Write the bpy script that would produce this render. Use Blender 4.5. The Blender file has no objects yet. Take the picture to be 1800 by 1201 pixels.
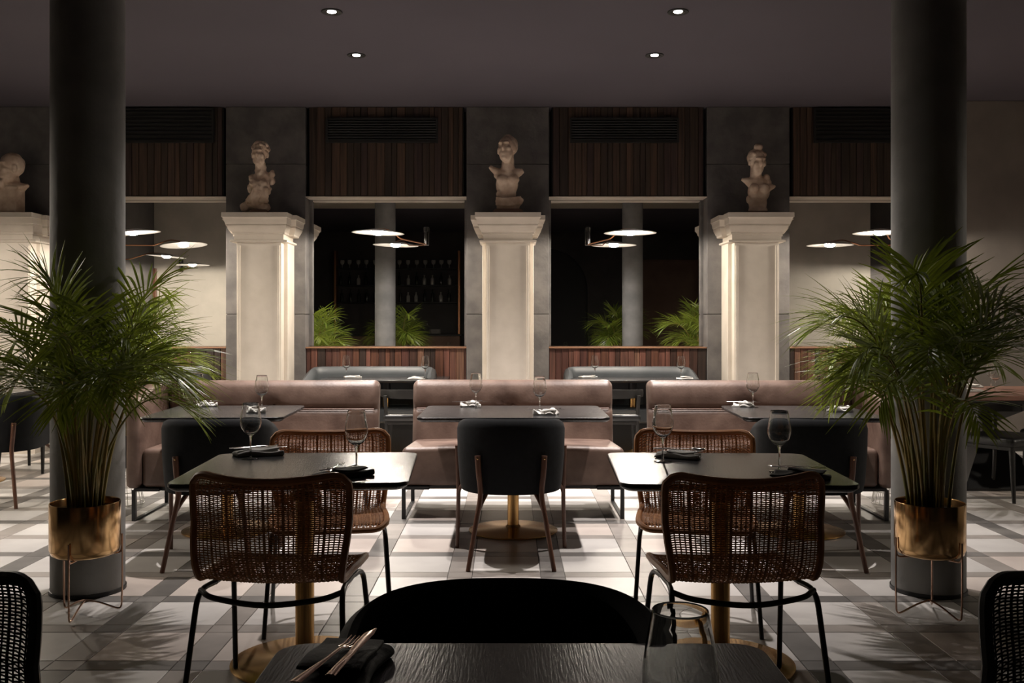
import bpy, bmesh, math, random
from mathutils import Vector, Matrix, noise as mnoise
random.seed(7)
PI = math.pi
scn = bpy.context.scene
COL = scn.collection

# ------------------------------------------------------------------ camera, world, exposure
F_PX = 1700.0
cam_d = bpy.data.cameras.new('camera'); cam = bpy.data.objects.new('camera', cam_d); COL.objects.link(cam)
cam.location = (0, 0, 1.297); cam.rotation_euler = (PI/2, 0, 0)
cam_d.sensor_width = 36.0; cam_d.lens = 36.0*F_PX/1800.0
cam_d.shift_x = 5.0/1800.0; cam_d.shift_y = -30.5/1800.0
cam_d.clip_start = 0.05
scn.camera = cam
w = bpy.data.worlds.new('world'); scn.world = w; w.use_nodes = True
w.node_tree.nodes['Background'].inputs[0].default_value = (0.02, 0.018, 0.018, 1)
w.node_tree.nodes['Background'].inputs[1].default_value = 0.02
vs = scn.view_settings
vs.view_transform = 'Standard'; vs.look = 'None'; vs.gamma = 1.0; vs.use_curve_mapping = False
vs.exposure = 0.42
cy = scn.cycles
cy.max_bounces = 16; cy.diffuse_bounces = 4; cy.glossy_bounces = 5; cy.transmission_bounces = 16; cy.transparent_max_bounces = 8
cy.caustics_reflective = False; cy.caustics_refractive = False
cy.sample_clamp_indirect = 3.0; cy.blur_glossy = 0.5
cy.use_denoising = True

SPOT_W = 335.0          # ceiling downlights
BULB_E = 950.0          # wall lamp globes (emission strength)

# ------------------------------------------------------------------ geometry helpers
def T(x=0, y=0, z=0): return Matrix.Translation((x, y, z))
def RX(a): return Matrix.Rotation(a, 4, 'X')
def RY(a): return Matrix.Rotation(a, 4, 'Y')
def RZ(a): return Matrix.Rotation(a, 4, 'Z')

class G:
    def __init__(s): s.v = []; s.f = []
    def add(s, vf, M=None):
        v, f = vf if isinstance(vf, tuple) else (vf.v, vf.f)
        o = len(s.v)
        s.v += [tuple(M @ Vector(p)) for p in v] if M is not None else [tuple(p) for p in v]
        s.f += [tuple(i+o for i in q) for q in f]
        return s

def box(x0, x1, y0, y1, z0, z1):
    v = [(x0,y0,z0),(x1,y0,z0),(x1,y1,z0),(x0,y1,z0),(x0,y0,z1),(x1,y0,z1),(x1,y1,z1),(x0,y1,z1)]
    return v, [(0,3,2,1),(4,5,6,7),(0,1,5,4),(1,2,6,5),(2,3,7,6),(3,0,4,7)]

def bevbox(x0, x1, y0, y1, z0, z1, b=0.005):
    """box whose every edge is chamfered"""
    return rbox((x1-x0, y1-y0, z1-z0), b, (1,1,1), 1, ((x0+x1)/2, (y0+y1)/2, (z0+z1)/2))

def rbox(size, r, n=(2,2,2), k=3, c=(0,0,0), fn=None):
    """rounded box: k segments over each rounded edge, n spans on each flat; fn deforms each point"""
    h = [s/2 for s in size]; r = min(r, min(h)*0.999)
    ax = []
    for i in range(3):
        a = h[i]
        edge = [-a + r*(1-math.cos(PI/2*j/k)) if False else -a + r*j/k for j in range(k)]
        mid = [(-a+r) + (2*a-2*r)*j/n[i] for j in range(n[i]+1)]
        ax.append(edge + mid + [-e for e in reversed(edge)])
    vid = {}; V = []; Fc = []
    def vert(p):
        key = (round(p[0],6), round(p[1],6), round(p[2],6))
        if key not in vid:
            inn = [max(-h[i]+r, min(h[i]-r, p[i])) for i in range(3)]
            d = Vector([p[i]-inn[i] for i in range(3)])
            if d.length > 1e-9: d = d.normalized()*r
            q = [inn[i]+d[i]+c[i] for i in range(3)]
            if fn: q = fn(*q)
            vid[key] = len(V); V.append(tuple(q))
        return vid[key]
    for a in range(3):
        b, d = (a+1)%3, (a+2)%3
        for sgn in (-1, 1):
            for i in range(len(ax[b])-1):
                for j in range(len(ax[d])-1):
                    pts = []
                    for (ii, jj) in ((i,j),(i+1,j),(i+1,j+1),(i,j+1)):
                        p = [0,0,0]; p[a] = sgn*h[a]; p[b] = ax[b][ii]; p[d] = ax[d][jj]; pts.append(vert(p))
                    if sgn < 0: pts.reverse()
                    Fc.append(tuple(pts))
    return V, Fc

def tube(pts, r, n=8, cap=True):
    pts = [Vector(p) for p in pts]; m = len(pts)
    rr = r if isinstance(r, (list, tuple)) else [r]*m
    V = []; Fc = []; up = None
    for i, p in enumerate(pts):
        t = (pts[min(i+1, m-1)] - pts[max(i-1, 0)]).normalized()
        if up is None:
            up = Vector((0,0,1)) if abs(t.z) < 0.9 else Vector((1,0,0))
        s = t.cross(up).normalized(); up = s.cross(t).normalized()
        for k in range(n):
            a = 2*PI*k/n
            V.append(tuple(p + (s*math.cos(a) + up*math.sin(a))*rr[i]))
    for i in range(m-1):
        for k in range(n):
            k2 = (k+1) % n
            Fc.append((i*n+k, i*n+k2, (i+1)*n+k2, (i+1)*n+k))
    if cap:
        Fc.append(tuple(reversed(range(n)))); Fc.append(tuple((m-1)*n+k for k in range(n)))
    Fc = [tuple(reversed(q)) for q in Fc]
    return V, Fc

def smooth_path(pts, n=6):
    """Catmull-Rom through pts"""
    P = [Vector(p) for p in pts]; P = [P[0]*2-P[1]] + P + [P[-1]*2-P[-2]]
    out = []
    for i in range(1, len(P)-2):
        for j in range(n):
            t = j/n
            out.append(0.5*((2*P[i]) + (P[i+1]-P[i-1])*t + (2*P[i-1]-5*P[i]+4*P[i+1]-P[i+2])*t*t + (3*P[i]-P[i-1]-3*P[i+1]+P[i+2])*t**3))
    out.append(P[-2]); return out

def round_path(pts, r, n=5):
    """polyline with its inner corners rounded"""
    P = [Vector(p) for p in pts]; out = [P[0]]
    for i in range(1, len(P)-1):
        a = (P[i-1]-P[i]); b = (P[i+1]-P[i]); d = min(r, a.length*0.48, b.length*0.48)
        A = P[i]+a.normalized()*d; B = P[i]+b.normalized()*d
        for j in range(n+1):
            t = j/n; out.append(A*(1-t)**2 + P[i]*2*t*(1-t) + B*t*t)
    out.append(P[-1]); return out

def lathe(prof, n=24, close=False, cap=True):
    V = []; Fc = []; m = len(prof)
    for (r, z) in prof:
        for k in range(n):
            a = 2*PI*k/n; V.append((r*math.cos(a), r*math.sin(a), z))
    rng = m if close else m-1
    for i in range(rng):
        i2 = (i+1) % m
        for k in range(n):
            k2 = (k+1) % n
            Fc.append((i*n+k, i*n+k2, i2*n+k2, i2*n+k))
    if not close and cap:
        if prof[0][0] > 1e-6: Fc.append(tuple(reversed(range(n))))
        if prof[-1][0] > 1e-6: Fc.append(tuple((m-1)*n+k for k in range(n)))
    return V, Fc

def rings(R, cap=True, wrap=True):
    n = len(R[0]); V = [tuple(p) for r in R for p in r]; Fc = []
    for i in range(len(R)-1):
        for k in range(n if wrap else n-1):
            k2 = (k+1) % n
            Fc.append((i*n+k, i*n+k2, (i+1)*n+k2, (i+1)*n+k))
    if cap:
        Fc.append(tuple(reversed(range(n)))); Fc.append(tuple((len(R)-1)*n+k for k in range(n)))
    return V, Fc

def rrect(hx, hy, r, n=6):
    out = []
    for (cx, cy_, a0) in ((hx-r, hy-r, 0), (-hx+r, hy-r, PI/2), (-hx+r, -hy+r, PI), (hx-r, -hy+r, 1.5*PI)):
        for j in range(n+1):
            a = a0 + PI/2*j/n; out.append((cx+r*math.cos(a), cy_+r*math.sin(a)))
    return out

def slab(hx, hy, r, layers, n=6):
    """stack of rounded rectangles: layers = [(inset, z)]"""
    return rings([[(x, y, z) for (x, y) in rrect(hx-i, hy-i, max(r-i, 0.002), n)] for (i, z) in layers])

def prism(poly, z0, z1):
    n = len(poly)
    v = [(x, y, z0) for x, y in poly] + [(x, y, z1) for x, y in poly]
    f = [tuple(reversed(range(n))), tuple(range(n, 2*n))] + [(i, (i+1)%n, (i+1)%n+n, i+n) for i in range(n)]
    return v, f

def mesh_of(name, g):
    v, f = (g.v, g.f) if isinstance(g, G) else g
    me = bpy.data.meshes.new(name); me.from_pydata(v, [], f); me.update()
    return me

def fix_normals(me):
    bm = bmesh.new(); bm.from_mesh(me); bmesh.ops.recalc_face_normals(bm, faces=bm.faces); bm.to_mesh(me); bm.free()

def obj(name, g, mat, parent=None, smooth=True, ang=40, M=None, fix=True):
    me = g if isinstance(g, bpy.types.Mesh) else mesh_of(name, g)
    if not isinstance(g, bpy.types.Mesh):
        if fix: fix_normals(me)
        if smooth:
            me.polygons.foreach_set('use_smooth', [True]*len(me.polygons)); me.set_sharp_from_angle(angle=math.radians(ang))
    if mat is not None and not me.materials: me.materials.append(mat)
    o = bpy.data.objects.new(name, me); COL.objects.link(o)
    if parent is not None: o.parent = parent
    if M is not None: o.matrix_local = M
    return o

def tag(o, label=None, cat=None, group=None, kind=None):
    if label: o['label'] = label
    if cat: o['category'] = cat
    if group: o['group'] = group
    if kind: o['kind'] = kind
    return o

def thing(name, label, cat, loc=(0,0,0), rz=0.0, group=None):
    o = bpy.data.objects.new(name, None); COL.objects.link(o)
    o.empty_display_size = 0.1; o.location = loc; o.rotation_euler = (0, 0, rz)
    return tag(o, label, cat, group)

def dup(root, label, loc, rz=0.0, group=None, mats=None):
    """copy of a thing with copies of its parts and sub-parts"""
    def cp(o, parent):
        c = o.copy(); COL.objects.link(c); c.parent = parent
        c.matrix_parent_inverse = o.matrix_parent_inverse.copy()
        if mats and o.type == 'MESH' and o.active_material and o.active_material.name in mats:
            c.material_slots[0].link = 'OBJECT'; c.material_slots[0].material = mats[o.active_material.name]
        for ch in kids.get(o.name, []): cp(ch, c)
        return c
    kids = {}
    for ch in root.children_recursive: kids.setdefault(ch.parent.name, []).append(ch)
    r = cp(root, None); r.location = loc; r.rotation_euler = (0, 0, rz)
    r['label'] = label
    if group: r['group'] = group
    return r

# ------------------------------------------------------------------ materials
def new_mat(name):
    m = bpy.data.materials.new(name); m.use_nodes = True
    nt = m.node_tree; b = nt.nodes['Principled BSDF']
    return m, nt, b

def mat(name, col, rough=0.5, metal=0.0, col2=None, scale=6.0, detail=4.0, bump=0.0, bscale=None, stretch=None, rnd=0.0, spec=0.5, contrast=(0.35, 0.65), coat=0.0, wave=None):
    """principled material; noise blends col and col2, rnd shifts brightness for each object"""
    m, nt, b = new_mat(name); N = nt.nodes; L = nt.links
    b.inputs['Roughness'].default_value = rough; b.inputs['Metallic'].default_value = metal
    b.inputs['Specular IOR Level'].default_value = spec
    if coat: b.inputs['Coat Weight'].default_value = coat; b.inputs['Coat Roughness'].default_value = 0.15
    b.inputs['Base Color'].default_value = (*col, 1)
    tc = N.new('ShaderNodeTexCoord'); src = tc.outputs['Object']
    if stretch:
        mp = N.new('ShaderNodeMapping'); mp.inputs['Scale'].default_value = stretch; L.new(src, mp.inputs['Vector']); src = mp.outputs['Vector']
    if rnd and (col2 or bump):
        oi = N.new('ShaderNodeObjectInfo'); va = N.new('ShaderNodeVectorMath'); va.operation = 'ADD'
        mu = N.new('ShaderNodeMath'); mu.operation = 'MULTIPLY'; mu.inputs[1].default_value = 37.0
        L.new(oi.outputs['Random'], mu.inputs[0]); L.new(src, va.inputs[0]); L.new(mu.outputs[0], va.inputs[1]); src = va.outputs['Vector']
    out = None
    if col2:
        nz = N.new('ShaderNodeTexNoise'); nz.inputs['Scale'].default_value = scale; nz.inputs['Detail'].default_value = detail
        L.new(src, nz.inputs['Vector'])
        cr = N.new('ShaderNodeValToRGB')
        cr.color_ramp.elements[0].position = contrast[0]; cr.color_ramp.elements[0].color = (*col, 1)
        cr.color_ramp.elements[1].position = contrast[1]; cr.color_ramp.elements[1].color = (*col2, 1)
        L.new(nz.outputs['Fac'], cr.inputs['Fac']); out = cr.outputs['Color']
    if rnd:
        oi2 = N.new('ShaderNodeObjectInfo'); mr = N.new('ShaderNodeMapRange')
        mr.inputs['To Min'].default_value = 1-rnd; mr.inputs['To Max'].default_value = 1+rnd
        L.new(oi2.outputs['Random'], mr.inputs['Value'])
        vm = N.new('ShaderNodeVectorMath'); vm.operation = 'SCALE'; L.new(mr.outputs['Result'], vm.inputs['Scale'])
        if out: L.new(out, vm.inputs[0])
        else: vm.inputs[0].default_value = col
        out = vm.outputs['Vector']
    if out: L.new(out, b.inputs['Base Color'])
    if bump:
        nb = N.new('ShaderNodeTexNoise'); nb.inputs['Scale'].default_value = bscale or scale*4; nb.inputs['Detail'].default_value = 5
        L.new(src, nb.inputs['Vector'])
        bp = N.new('ShaderNodeBump'); bp.inputs['Strength'].default_value = bump; bp.inputs['Distance'].default_value = 0.01
        L.new(nb.outputs['Fac'], bp.inputs['Height']); L.new(bp.outputs['Normal'], b.inputs['Normal'])
    return m

def plank_mat(name, cols, rough=0.45):
    """wood whose tone is drawn anew for each plank, with long grain"""
    m, nt, b = new_mat(name); N = nt.nodes; L = nt.links
    oi = N.new('ShaderNodeObjectInfo'); cr = N.new('ShaderNodeValToRGB'); cr.color_ramp.interpolation = 'CONSTANT'
    el = cr.color_ramp.elements
    while len(el) < len(cols): el.new(0.5)
    for i, c in enumerate(cols): el[i].position = i/len(cols); el[i].color = (*c, 1)
    L.new(oi.outputs['Random'], cr.inputs['Fac'])
    tc = N.new('ShaderNodeTexCoord'); mp = N.new('ShaderNodeMapping'); mp.inputs['Scale'].default_value = (30, 30, 1.2)
    va = N.new('ShaderNodeVectorMath'); va.operation = 'ADD'; mu = N.new('ShaderNodeMath'); mu.operation = 'MULTIPLY'; mu.inputs[1].default_value = 91
    L.new(oi.outputs['Random'], mu.inputs[0]); L.new(tc.outputs['Object'], va.inputs[0]); L.new(mu.outputs[0], va.inputs[1]); L.new(va.outputs[0], mp.inputs['Vector'])
    nz = N.new('ShaderNodeTexNoise'); nz.inputs['Scale'].default_value = 1.6; nz.inputs['Detail'].default_value = 6; L.new(mp.outputs[0], nz.inputs['Vector'])
    mr = N.new('ShaderNodeMapRange'); mr.inputs['From Min'].default_value = 0.3; mr.inputs['From Max'].default_value = 0.7
    mr.inputs['To Min'].default_value = 0.45; mr.inputs['To Max'].default_value = 1.35; L.new(nz.outputs['Fac'], mr.inputs['Value'])
    vm = N.new('ShaderNodeVectorMath'); vm.operation = 'SCALE'; L.new(cr.outputs[0], vm.inputs[0]); L.new(mr.outputs[0], vm.inputs['Scale'])
    L.new(vm.outputs[0], b.inputs['Base Color']); b.inputs['Roughness'].default_value = rough
    return m

def glass_mat():
    m, nt, b = new_mat('clear_glass'); N = nt.nodes; L = nt.links
    g = N.new('ShaderNodeBsdfGlass'); g.inputs['IOR'].default_value = 1.48; g.inputs['Roughness'].default_value = 0.0
    g.inputs['Color'].default_value = (0.98, 0.985, 0.98, 1)
    L.new(g.outputs[0], N['Material Output'].inputs['Surface'])
    return m

def emit(name, col, s):
    m, nt, b = new_mat(name); e = nt.nodes.new('ShaderNodeEmission')
    e.inputs[0].default_value = (*col, 1); e.inputs[1].default_value = s
    nt.links.new(e.outputs[0], nt.nodes['Material Output'].inputs['Surface']); return m

M = {}
M['ceiling'] = mat('ceiling_paint', (0.097, 0.086, 0.105), 0.9, col2=(0.106, 0.094, 0.114), scale=0.8)
M['lit_ceiling'] = mat('lit_ceiling_cream', (0.62, 0.55, 0.44), 0.8)  # pale colour imitates bright light on a strip of the ceiling
M['concrete'] = mat('column_concrete', (0.19, 0.19, 0.187), 0.75, col2=(0.31, 0.305, 0.295), scale=3.0, bump=0.35, bscale=14, contrast=(0.3, 0.7))
M['stone'] = mat('pilaster_stone', (0.1, 0.095, 0.095), 0.8, col2=(0.165, 0.155, 0.15), scale=5, detail=8, bump=0.3, bscale=22, rnd=0.06)
M['cream'] = mat('cream_plaster', (0.63, 0.57, 0.495), 0.75, col2=(0.72, 0.655, 0.575), scale=4, detail=6, bump=0.12, bscale=18)
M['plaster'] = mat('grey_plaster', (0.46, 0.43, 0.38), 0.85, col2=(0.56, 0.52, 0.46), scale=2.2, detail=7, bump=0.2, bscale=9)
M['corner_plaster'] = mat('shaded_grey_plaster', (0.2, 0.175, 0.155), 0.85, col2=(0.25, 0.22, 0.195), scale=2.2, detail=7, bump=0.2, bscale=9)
M['dark_plaster'] = mat('dark_plaster', (0.075, 0.07, 0.07), 0.85, col2=(0.1, 0.092, 0.088), scale=2, detail=6)
M['brown_plaster'] = mat('brown_plaster', (0.2, 0.12, 0.085), 0.7, col2=(0.26, 0.16, 0.11), scale=2, detail=6)
M['black'] = mat('matt_black', (0.012, 0.012, 0.012), 0.6)
M['black_metal'] = mat('black_steel', (0.016, 0.016, 0.017), 0.38, metal=0.3)
M['plank'] = plank_mat('reddish_wood_plank', [(0.11,0.045,0.028),(0.055,0.026,0.019),(0.15,0.062,0.045),(0.085,0.034,0.026),(0.035,0.021,0.017),(0.13,0.058,0.042),(0.165,0.085,0.056)])
M['plank_dark'] = plank_mat('dark_wood_plank', [(0.075,0.045,0.03),(0.05,0.032,0.022),(0.095,0.055,0.036),(0.06,0.036,0.03),(0.042,0.028,0.02)], 0.55)
M['ledge'] = mat('ledge_wood', (0.2, 0.1, 0.06), 0.4, col2=(0.28, 0.15, 0.085), scale=3, stretch=(1, 12, 12))
M['gold'] = mat('brushed_brass', (0.62, 0.38, 0.15), 0.27, metal=1.0, col2=(0.54, 0.32, 0.12), scale=8)
def radial_brush(m):
    nt = m.node_tree; b = nt.nodes['Principled BSDF']; tg = nt.nodes.new('ShaderNodeTangent'); tg.direction_type = 'RADIAL'; tg.axis = 'Z'
    b.inputs['Anisotropic'].default_value = 0.8; b.inputs['Anisotropic Rotation'].default_value = 0.25; nt.links.new(tg.outputs[0], b.inputs['Tangent'])
radial_brush(M['gold'])
M['copper'] = mat('polished_brass', (0.72, 0.46, 0.22), 0.17, metal=1.0)
M['bronze'] = mat('bronze_cutlery', (0.55, 0.36, 0.27), 0.2, metal=1.0)
M['steel'] = mat('cutlery_steel', (0.7, 0.68, 0.66), 0.16, metal=1.0)
M['chrome'] = mat('dark_chrome', (0.12, 0.12, 0.12), 0.2, metal=1.0)
M['leather'] = mat('tan_leather', (0.085, 0.051, 0.039), 0.44, col2=(0.19, 0.126, 0.098), scale=6, detail=8, bump=0.12, bscale=60, contrast=(0.3, 0.72))
M['piping'] = mat('leather_seam', (0.3, 0.19, 0.145), 0.4)
M['fabric'] = mat('charcoal_fabric', (0.008, 0.009, 0.0105), 0.8, spec=0.2, col2=(0.011, 0.012, 0.014), scale=40, bump=0.1, bscale=300)
M['blue_fabric'] = mat('blue_grey_upholstery', (0.06, 0.067, 0.072), 0.5, col2=(0.075, 0.082, 0.088), scale=6)
M['black_leather'] = mat('black_leather', (0.011, 0.011, 0.011), 0.36)
M['walnut'] = mat('walnut_leg', (0.085, 0.036, 0.022), 0.4, col2=(0.13, 0.058, 0.034), scale=6, stretch=(6, 6, 0.6))
M['black_wood'] = mat('black_stained_wood', (0.008, 0.007, 0.006), 0.5)
M['tabletop'] = mat('black_oak_top', (0.018, 0.018, 0.019), 0.24, spec=0.3, col2=(0.034, 0.033, 0.034), scale=5, detail=8, stretch=(28, 2, 28), bump=0.12, bscale=9)
M['pink_wood'] = mat('reddish_wood_top', (0.22, 0.105, 0.075), 0.35, col2=(0.28, 0.14, 0.1), scale=4, stretch=(2, 20, 20))
M['rattan'] = mat('brown_rattan', (0.40, 0.17, 0.06), 0.5, col2=(0.55, 0.26, 0.095), scale=30)
M['rattan_rim'] = mat('brown_rattan_rim', (0.36, 0.15, 0.052), 0.42, col2=(0.46, 0.2, 0.07), scale=14)
M['rattan_black'] = mat('black_rattan', (0.016, 0.015, 0.014), 0.5)
M['glass'] = glass_mat()
M['napkin_dark'] = mat('charcoal_linen', (0.028, 0.028, 0.03), 0.8, bump=0.2, bscale=60)
M['napkin_grey'] = mat('grey_linen', (0.5, 0.485, 0.46), 0.8, bump=0.2, bscale=60)
M['napkin_light'] = mat('white_linen', (0.66, 0.64, 0.61), 0.8, bump=0.2, bscale=60)
M['bust'] = mat('aged_terracotta', (0.62, 0.45, 0.33), 0.8, col2=(0.8, 0.65, 0.52), scale=12, detail=8, bump=0.25, bscale=50)
M['bust_dark'] = mat('dark_bust_plinth', (0.2, 0.12, 0.08), 0.8)
M['leaf'] = mat('palm_leaf', (0.075, 0.12, 0.016), 0.33, col2=(0.17, 0.21, 0.03), scale=3, rnd=0.3, spec=0.45)
def translucent_leaf(m):
    nt = m.node_tree; N = nt.nodes; b = N['Principled BSDF']; L = nt.links
    tr = N.new('ShaderNodeBsdfTranslucent'); mx = N.new('ShaderNodeMixShader'); mx.inputs[0].default_value = 0.3
    tr.inputs[0].default_value = (0.26, 0.32, 0.03, 1)
    L.new(b.outputs[0], mx.inputs[1]); L.new(tr.outputs[0], mx.inputs[2]); L.new(mx.outputs[0], N['Material Output'].inputs['Surface'])
translucent_leaf(M['leaf'])
M['stem'] = mat('palm_stem', (0.3, 0.2, 0.05), 0.45, col2=(0.17, 0.17, 0.04), scale=8, rnd=0.2)
M['soil'] = mat('soil', (0.02, 0.014, 0.01), 0.95, bump=0.8, bscale=60)
M['white_enamel'] = mat('white_enamel', (0.82, 0.8, 0.76), 0.35)
M['white_wire'] = mat('white_wire', (0.62, 0.6, 0.56), 0.4)
M['bulb'] = emit('glowing_globe', (1.0, 0.89, 0.75), BULB_E)
M['spot_face'] = emit('downlight_lens', (1.0, 0.93, 0.88), 30.0)
M['mirror'] = mat('mirror_silver', (0.88, 0.88, 0.87), 0.004, metal=1.0)
M['bottle'] = mat('dark_bottle_glass', (0.02, 0.025, 0.02), 0.12, spec=0.8)
M['bottle_clear'] = mat('pale_bottle_glass', (0.55, 0.54, 0.5), 0.12, spec=0.8)
M['crockery'] = mat('white_crockery', (0.6, 0.58, 0.55), 0.3)
M['copper_trim'] = mat('copper_trim', (0.4, 0.18, 0.09), 0.35, metal=0.8)
M['tile_white'] = mat('white_marble', (0.52, 0.495, 0.475), 0.36, col2=(0.62, 0.595, 0.57), scale=3.5, detail=9, rnd=0.05)
M['tile_pink'] = mat('pinkish_marble', (0.52, 0.45, 0.41), 0.36, col2=(0.63, 0.56, 0.51), scale=3.0, detail=9, rnd=0.05)
M['tile_taupe'] = mat('taupe_marble', (0.27, 0.245, 0.225), 0.36, col2=(0.35, 0.315, 0.29), scale=5, detail=9, rnd=0.08)
M['tile_grey'] = mat('grey_marble', (0.12, 0.113, 0.107), 0.36, col2=(0.19, 0.178, 0.168), scale=5, detail=9, rnd=0.08)
M['grout'] = mat('grout', (0.16, 0.15, 0.14), 0.8)

# ------------------------------------------------------------------ room measures
CEIL = 3.58
XL, XR = -5.75, 6.6
YB, YM = -3.3, 10.39        # wall behind the camera, mirror plane
YP = 10.155                 # front of the pilasters

# ------------------------------------------------------------------ floor of banded marble
PX, PY = 0.957, 0.888
BX, BY = 0.125, 0.10        # band widths
X0, Y0 = 0.225-BX/2, 3.675-BY/2
floor = obj('floor', box(XL, XR, YB, YM+0.3, -0.1, -0.004), M['grout'], smooth=False)
tag(floor, 'plaid marble floor of pale squares crossed by grey bands', 'floor', kind='structure')
xs = []
i0, i1 = math.floor((XL-X0)/PX)-1, math.ceil((XR-X0)/PX)+1
for i in range(i0, i1):
    x = X0+i*PX; h = (PX-2*BX)/2
    xs += [(x, x+BX, 'D'), (x+BX, x+BX+h, 'T'), (x+BX+h, x+2*BX+h, 'L'), (x+2*BX+h, x+PX, 'T')]
ys = []
for j in range(math.floor((YB-Y0)/PY)-1, math.ceil((YM-Y0)/PY)+1):
    y = Y0+j*PY; h = (PY-2*BY)/2
    ys += [(y, y+BY, 'D'), (y+BY, y+BY+h, 'T'), (y+BY+h, y+2*BY+h, 'L'), (y+2*BY+h, y+PY, 'T')]
def to_px(x, y, z): return 895+F_PX*x/y, 570-F_PX*(z-1.297)/y
pieces = []
for (xa, xb, kx) in xs:
    xa, xb = max(xa, XL), min(xb, XR)
    if xb-xa < 0.02: continue
    for (ya, yb, ky) in ys:
        ya, yb = max(ya, YB), min(yb, YM)
        if yb-ya < 0.02: continue
        if kx == 'T' and ky == 'T': m = 'tile_pink' if random.random() < 0.22 else 'tile_white'
        elif 'D' in (kx, ky): m = 'tile_grey' if random.random() < 0.8 else 'tile_taupe'
        else: m = 'tile_taupe'
        area = 0
        if ya > 2.5:
            cx, cyy = (xa+xb)/2, (ya+yb)/2
            u, v = to_px(cx, cyy, 0)
            if -40 < u < 1840 and 840 < v < 1240:
                area = (xb-xa)*(yb-ya)*F_PX**2*1.297/cyy**3
        pieces.append((area, xa, xb, ya, yb, m))
pieces.sort(key=lambda p: -p[0])
cache = {}
rest = {}
for k, (area, xa, xb, ya, yb, m) in enumerate(pieces):
    g = 0.0016; zt = 0.0 + random.uniform(-0.0004, 0.0004)
    if k < 300 and area > 0:
        key = (round(xb-xa, 3), round(yb-ya, 3), m)
        if key not in cache:
            hx, hy = (xb-xa)/2-g, (yb-ya)/2-g
            me = mesh_of('tile', rings([[(sx*(hx-e), sy*(hy-e), z) for sx, sy in ((1,1),(-1,1),(-1,-1),(1,-1))] for (e, z) in ((0,-0.012),(0,-0.0015),(0.0015,0))]))
            fix_normals(me); me.materials.append(M[m]); cache[key] = me
        o = bpy.data.objects.new('tile', cache[key]); COL.objects.link(o); o.parent = floor; o.location = ((xa+xb)/2, (ya+yb)/2, zt)
    else:
        rest.setdefault(m, G()).add(box(xa+g, xb-g, ya+g, yb-g, -0.012, zt))
allg = G(); midx = []
for i, (m, g) in enumerate(rest.items()):
    allg.add(g); midx += [i]*len(g.f)
me = mesh_of('tile', allg)
for m in rest: me.materials.append(M[m])
me.polygons.foreach_set('material_index', midx)
o = bpy.data.objects.new('tile', me); COL.objects.link(o); o.parent = floor; o['kind'] = 'stuff'

# ------------------------------------------------------------------ shell of the room
tag(obj('ceiling', box(XL-0.2, XR+0.2, YB-0.2, YM+0.3, CEIL, CEIL+0.15), M['ceiling'], smooth=False), 'dark plum painted flat ceiling above the dining room', 'ceiling', kind='structure')
tag(obj('trim_1', bevbox(XL, XR, 1.9, 2.75, CEIL-0.03, CEIL-0.002, 0.006), M['lit_ceiling'], smooth=False), 'added cream slab standing in for the brightly lit ceiling in the mirrors', 'lit ceiling strip', kind='structure')  # added slab, its cream colour stands in for a brightly lit ceiling strip
wl = tag(obj('wall_left', box(XL-0.2, XL, YB, YM+0.3, 0, CEIL), M['dark_plaster'], smooth=False), 'dark side wall on the left, with a pale return seen in the mirror', 'wall', kind='structure')
obj('plaster_return', bevbox(XL, -4.1, 3.6, 5.1, 0, CEIL, 0.006), M['plaster'], wl, smooth=False)
obj('corner_post', bevbox(XL, XL+0.05, 5.1, 5.16, 0, 2.2, 0.006), M['walnut'], wl, smooth=False)
wr = tag(obj('wall_right', box(XR, XR+0.2, YB, YM+0.3, 0, CEIL), M['dark_plaster'], smooth=False), 'dark side wall on the right, with a pale return seen in the mirror', 'wall', kind='structure')
obj('plaster_return', bevbox(4.1, 5.85, 3.6, 5.1, 0, CEIL, 0.006), M['plaster'], wr, smooth=False)
obj('dark_return', bevbox(5.85, XR, 3.6, 5.0, 0, CEIL, 0.006), M['dark_plaster'], wr, smooth=False)
tag(obj('wall_far', box(XL-0.2, XR+0.2, YM+0.02, YM+0.3, 0, CEIL), M['dark_plaster'], smooth=False), 'dark wall carrying the mirrors behind the pilasters', 'wall', kind='structure')
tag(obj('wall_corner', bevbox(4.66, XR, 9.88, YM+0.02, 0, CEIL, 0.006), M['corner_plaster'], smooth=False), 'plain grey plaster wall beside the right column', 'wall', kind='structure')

# back wall with a dark arch, seen only in the mirrors
def arch_wall():
    x0, x1 = -0.15, 1.95; r = (x1-x0)/2; xc = (x0+x1)/2; zs = 2.15
    top = [(xc+r*math.cos(PI*i/20), zs+r*math.sin(PI*i/20)) for i in range(21)]
    g = G()
    g.add(box(XL, x0, YB-0.2, YB, 0, CEIL)); g.add(box(x1, XR, YB-0.2, YB, 0, CEIL))
    for i in range(20):
        (a, za), (b, zb) = top[i], top[i+1]
        v = [(a,YB,za),(b,YB,zb),(b,YB,CEIL),(a,YB,CEIL),(a,YB-0.2,za),(b,YB-0.2,zb),(b,YB-0.2,CEIL),(a,YB-0.2,CEIL)]
        g.add((v, [(0,1,2,3),(7,6,5,4),(0,4,5,1)]))
    return g
wb = tag(obj('wall_back', arch_wall(), M['dark_plaster'], smooth=False), 'dark wall with an arched niche seen in the mirrors', 'wall', kind='structure')
obj('arch_recess', box(-0.5, 2.4, YB-0.5, YB-0.22, 0, CEIL), M['black'], wb, smooth=False)
obj('brown_panel', bevbox(3.1, 4.7, YB-0.01, YB+0.03, 0, 2.9, 0.004), M['brown_plaster'], wb, smooth=False)

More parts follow.
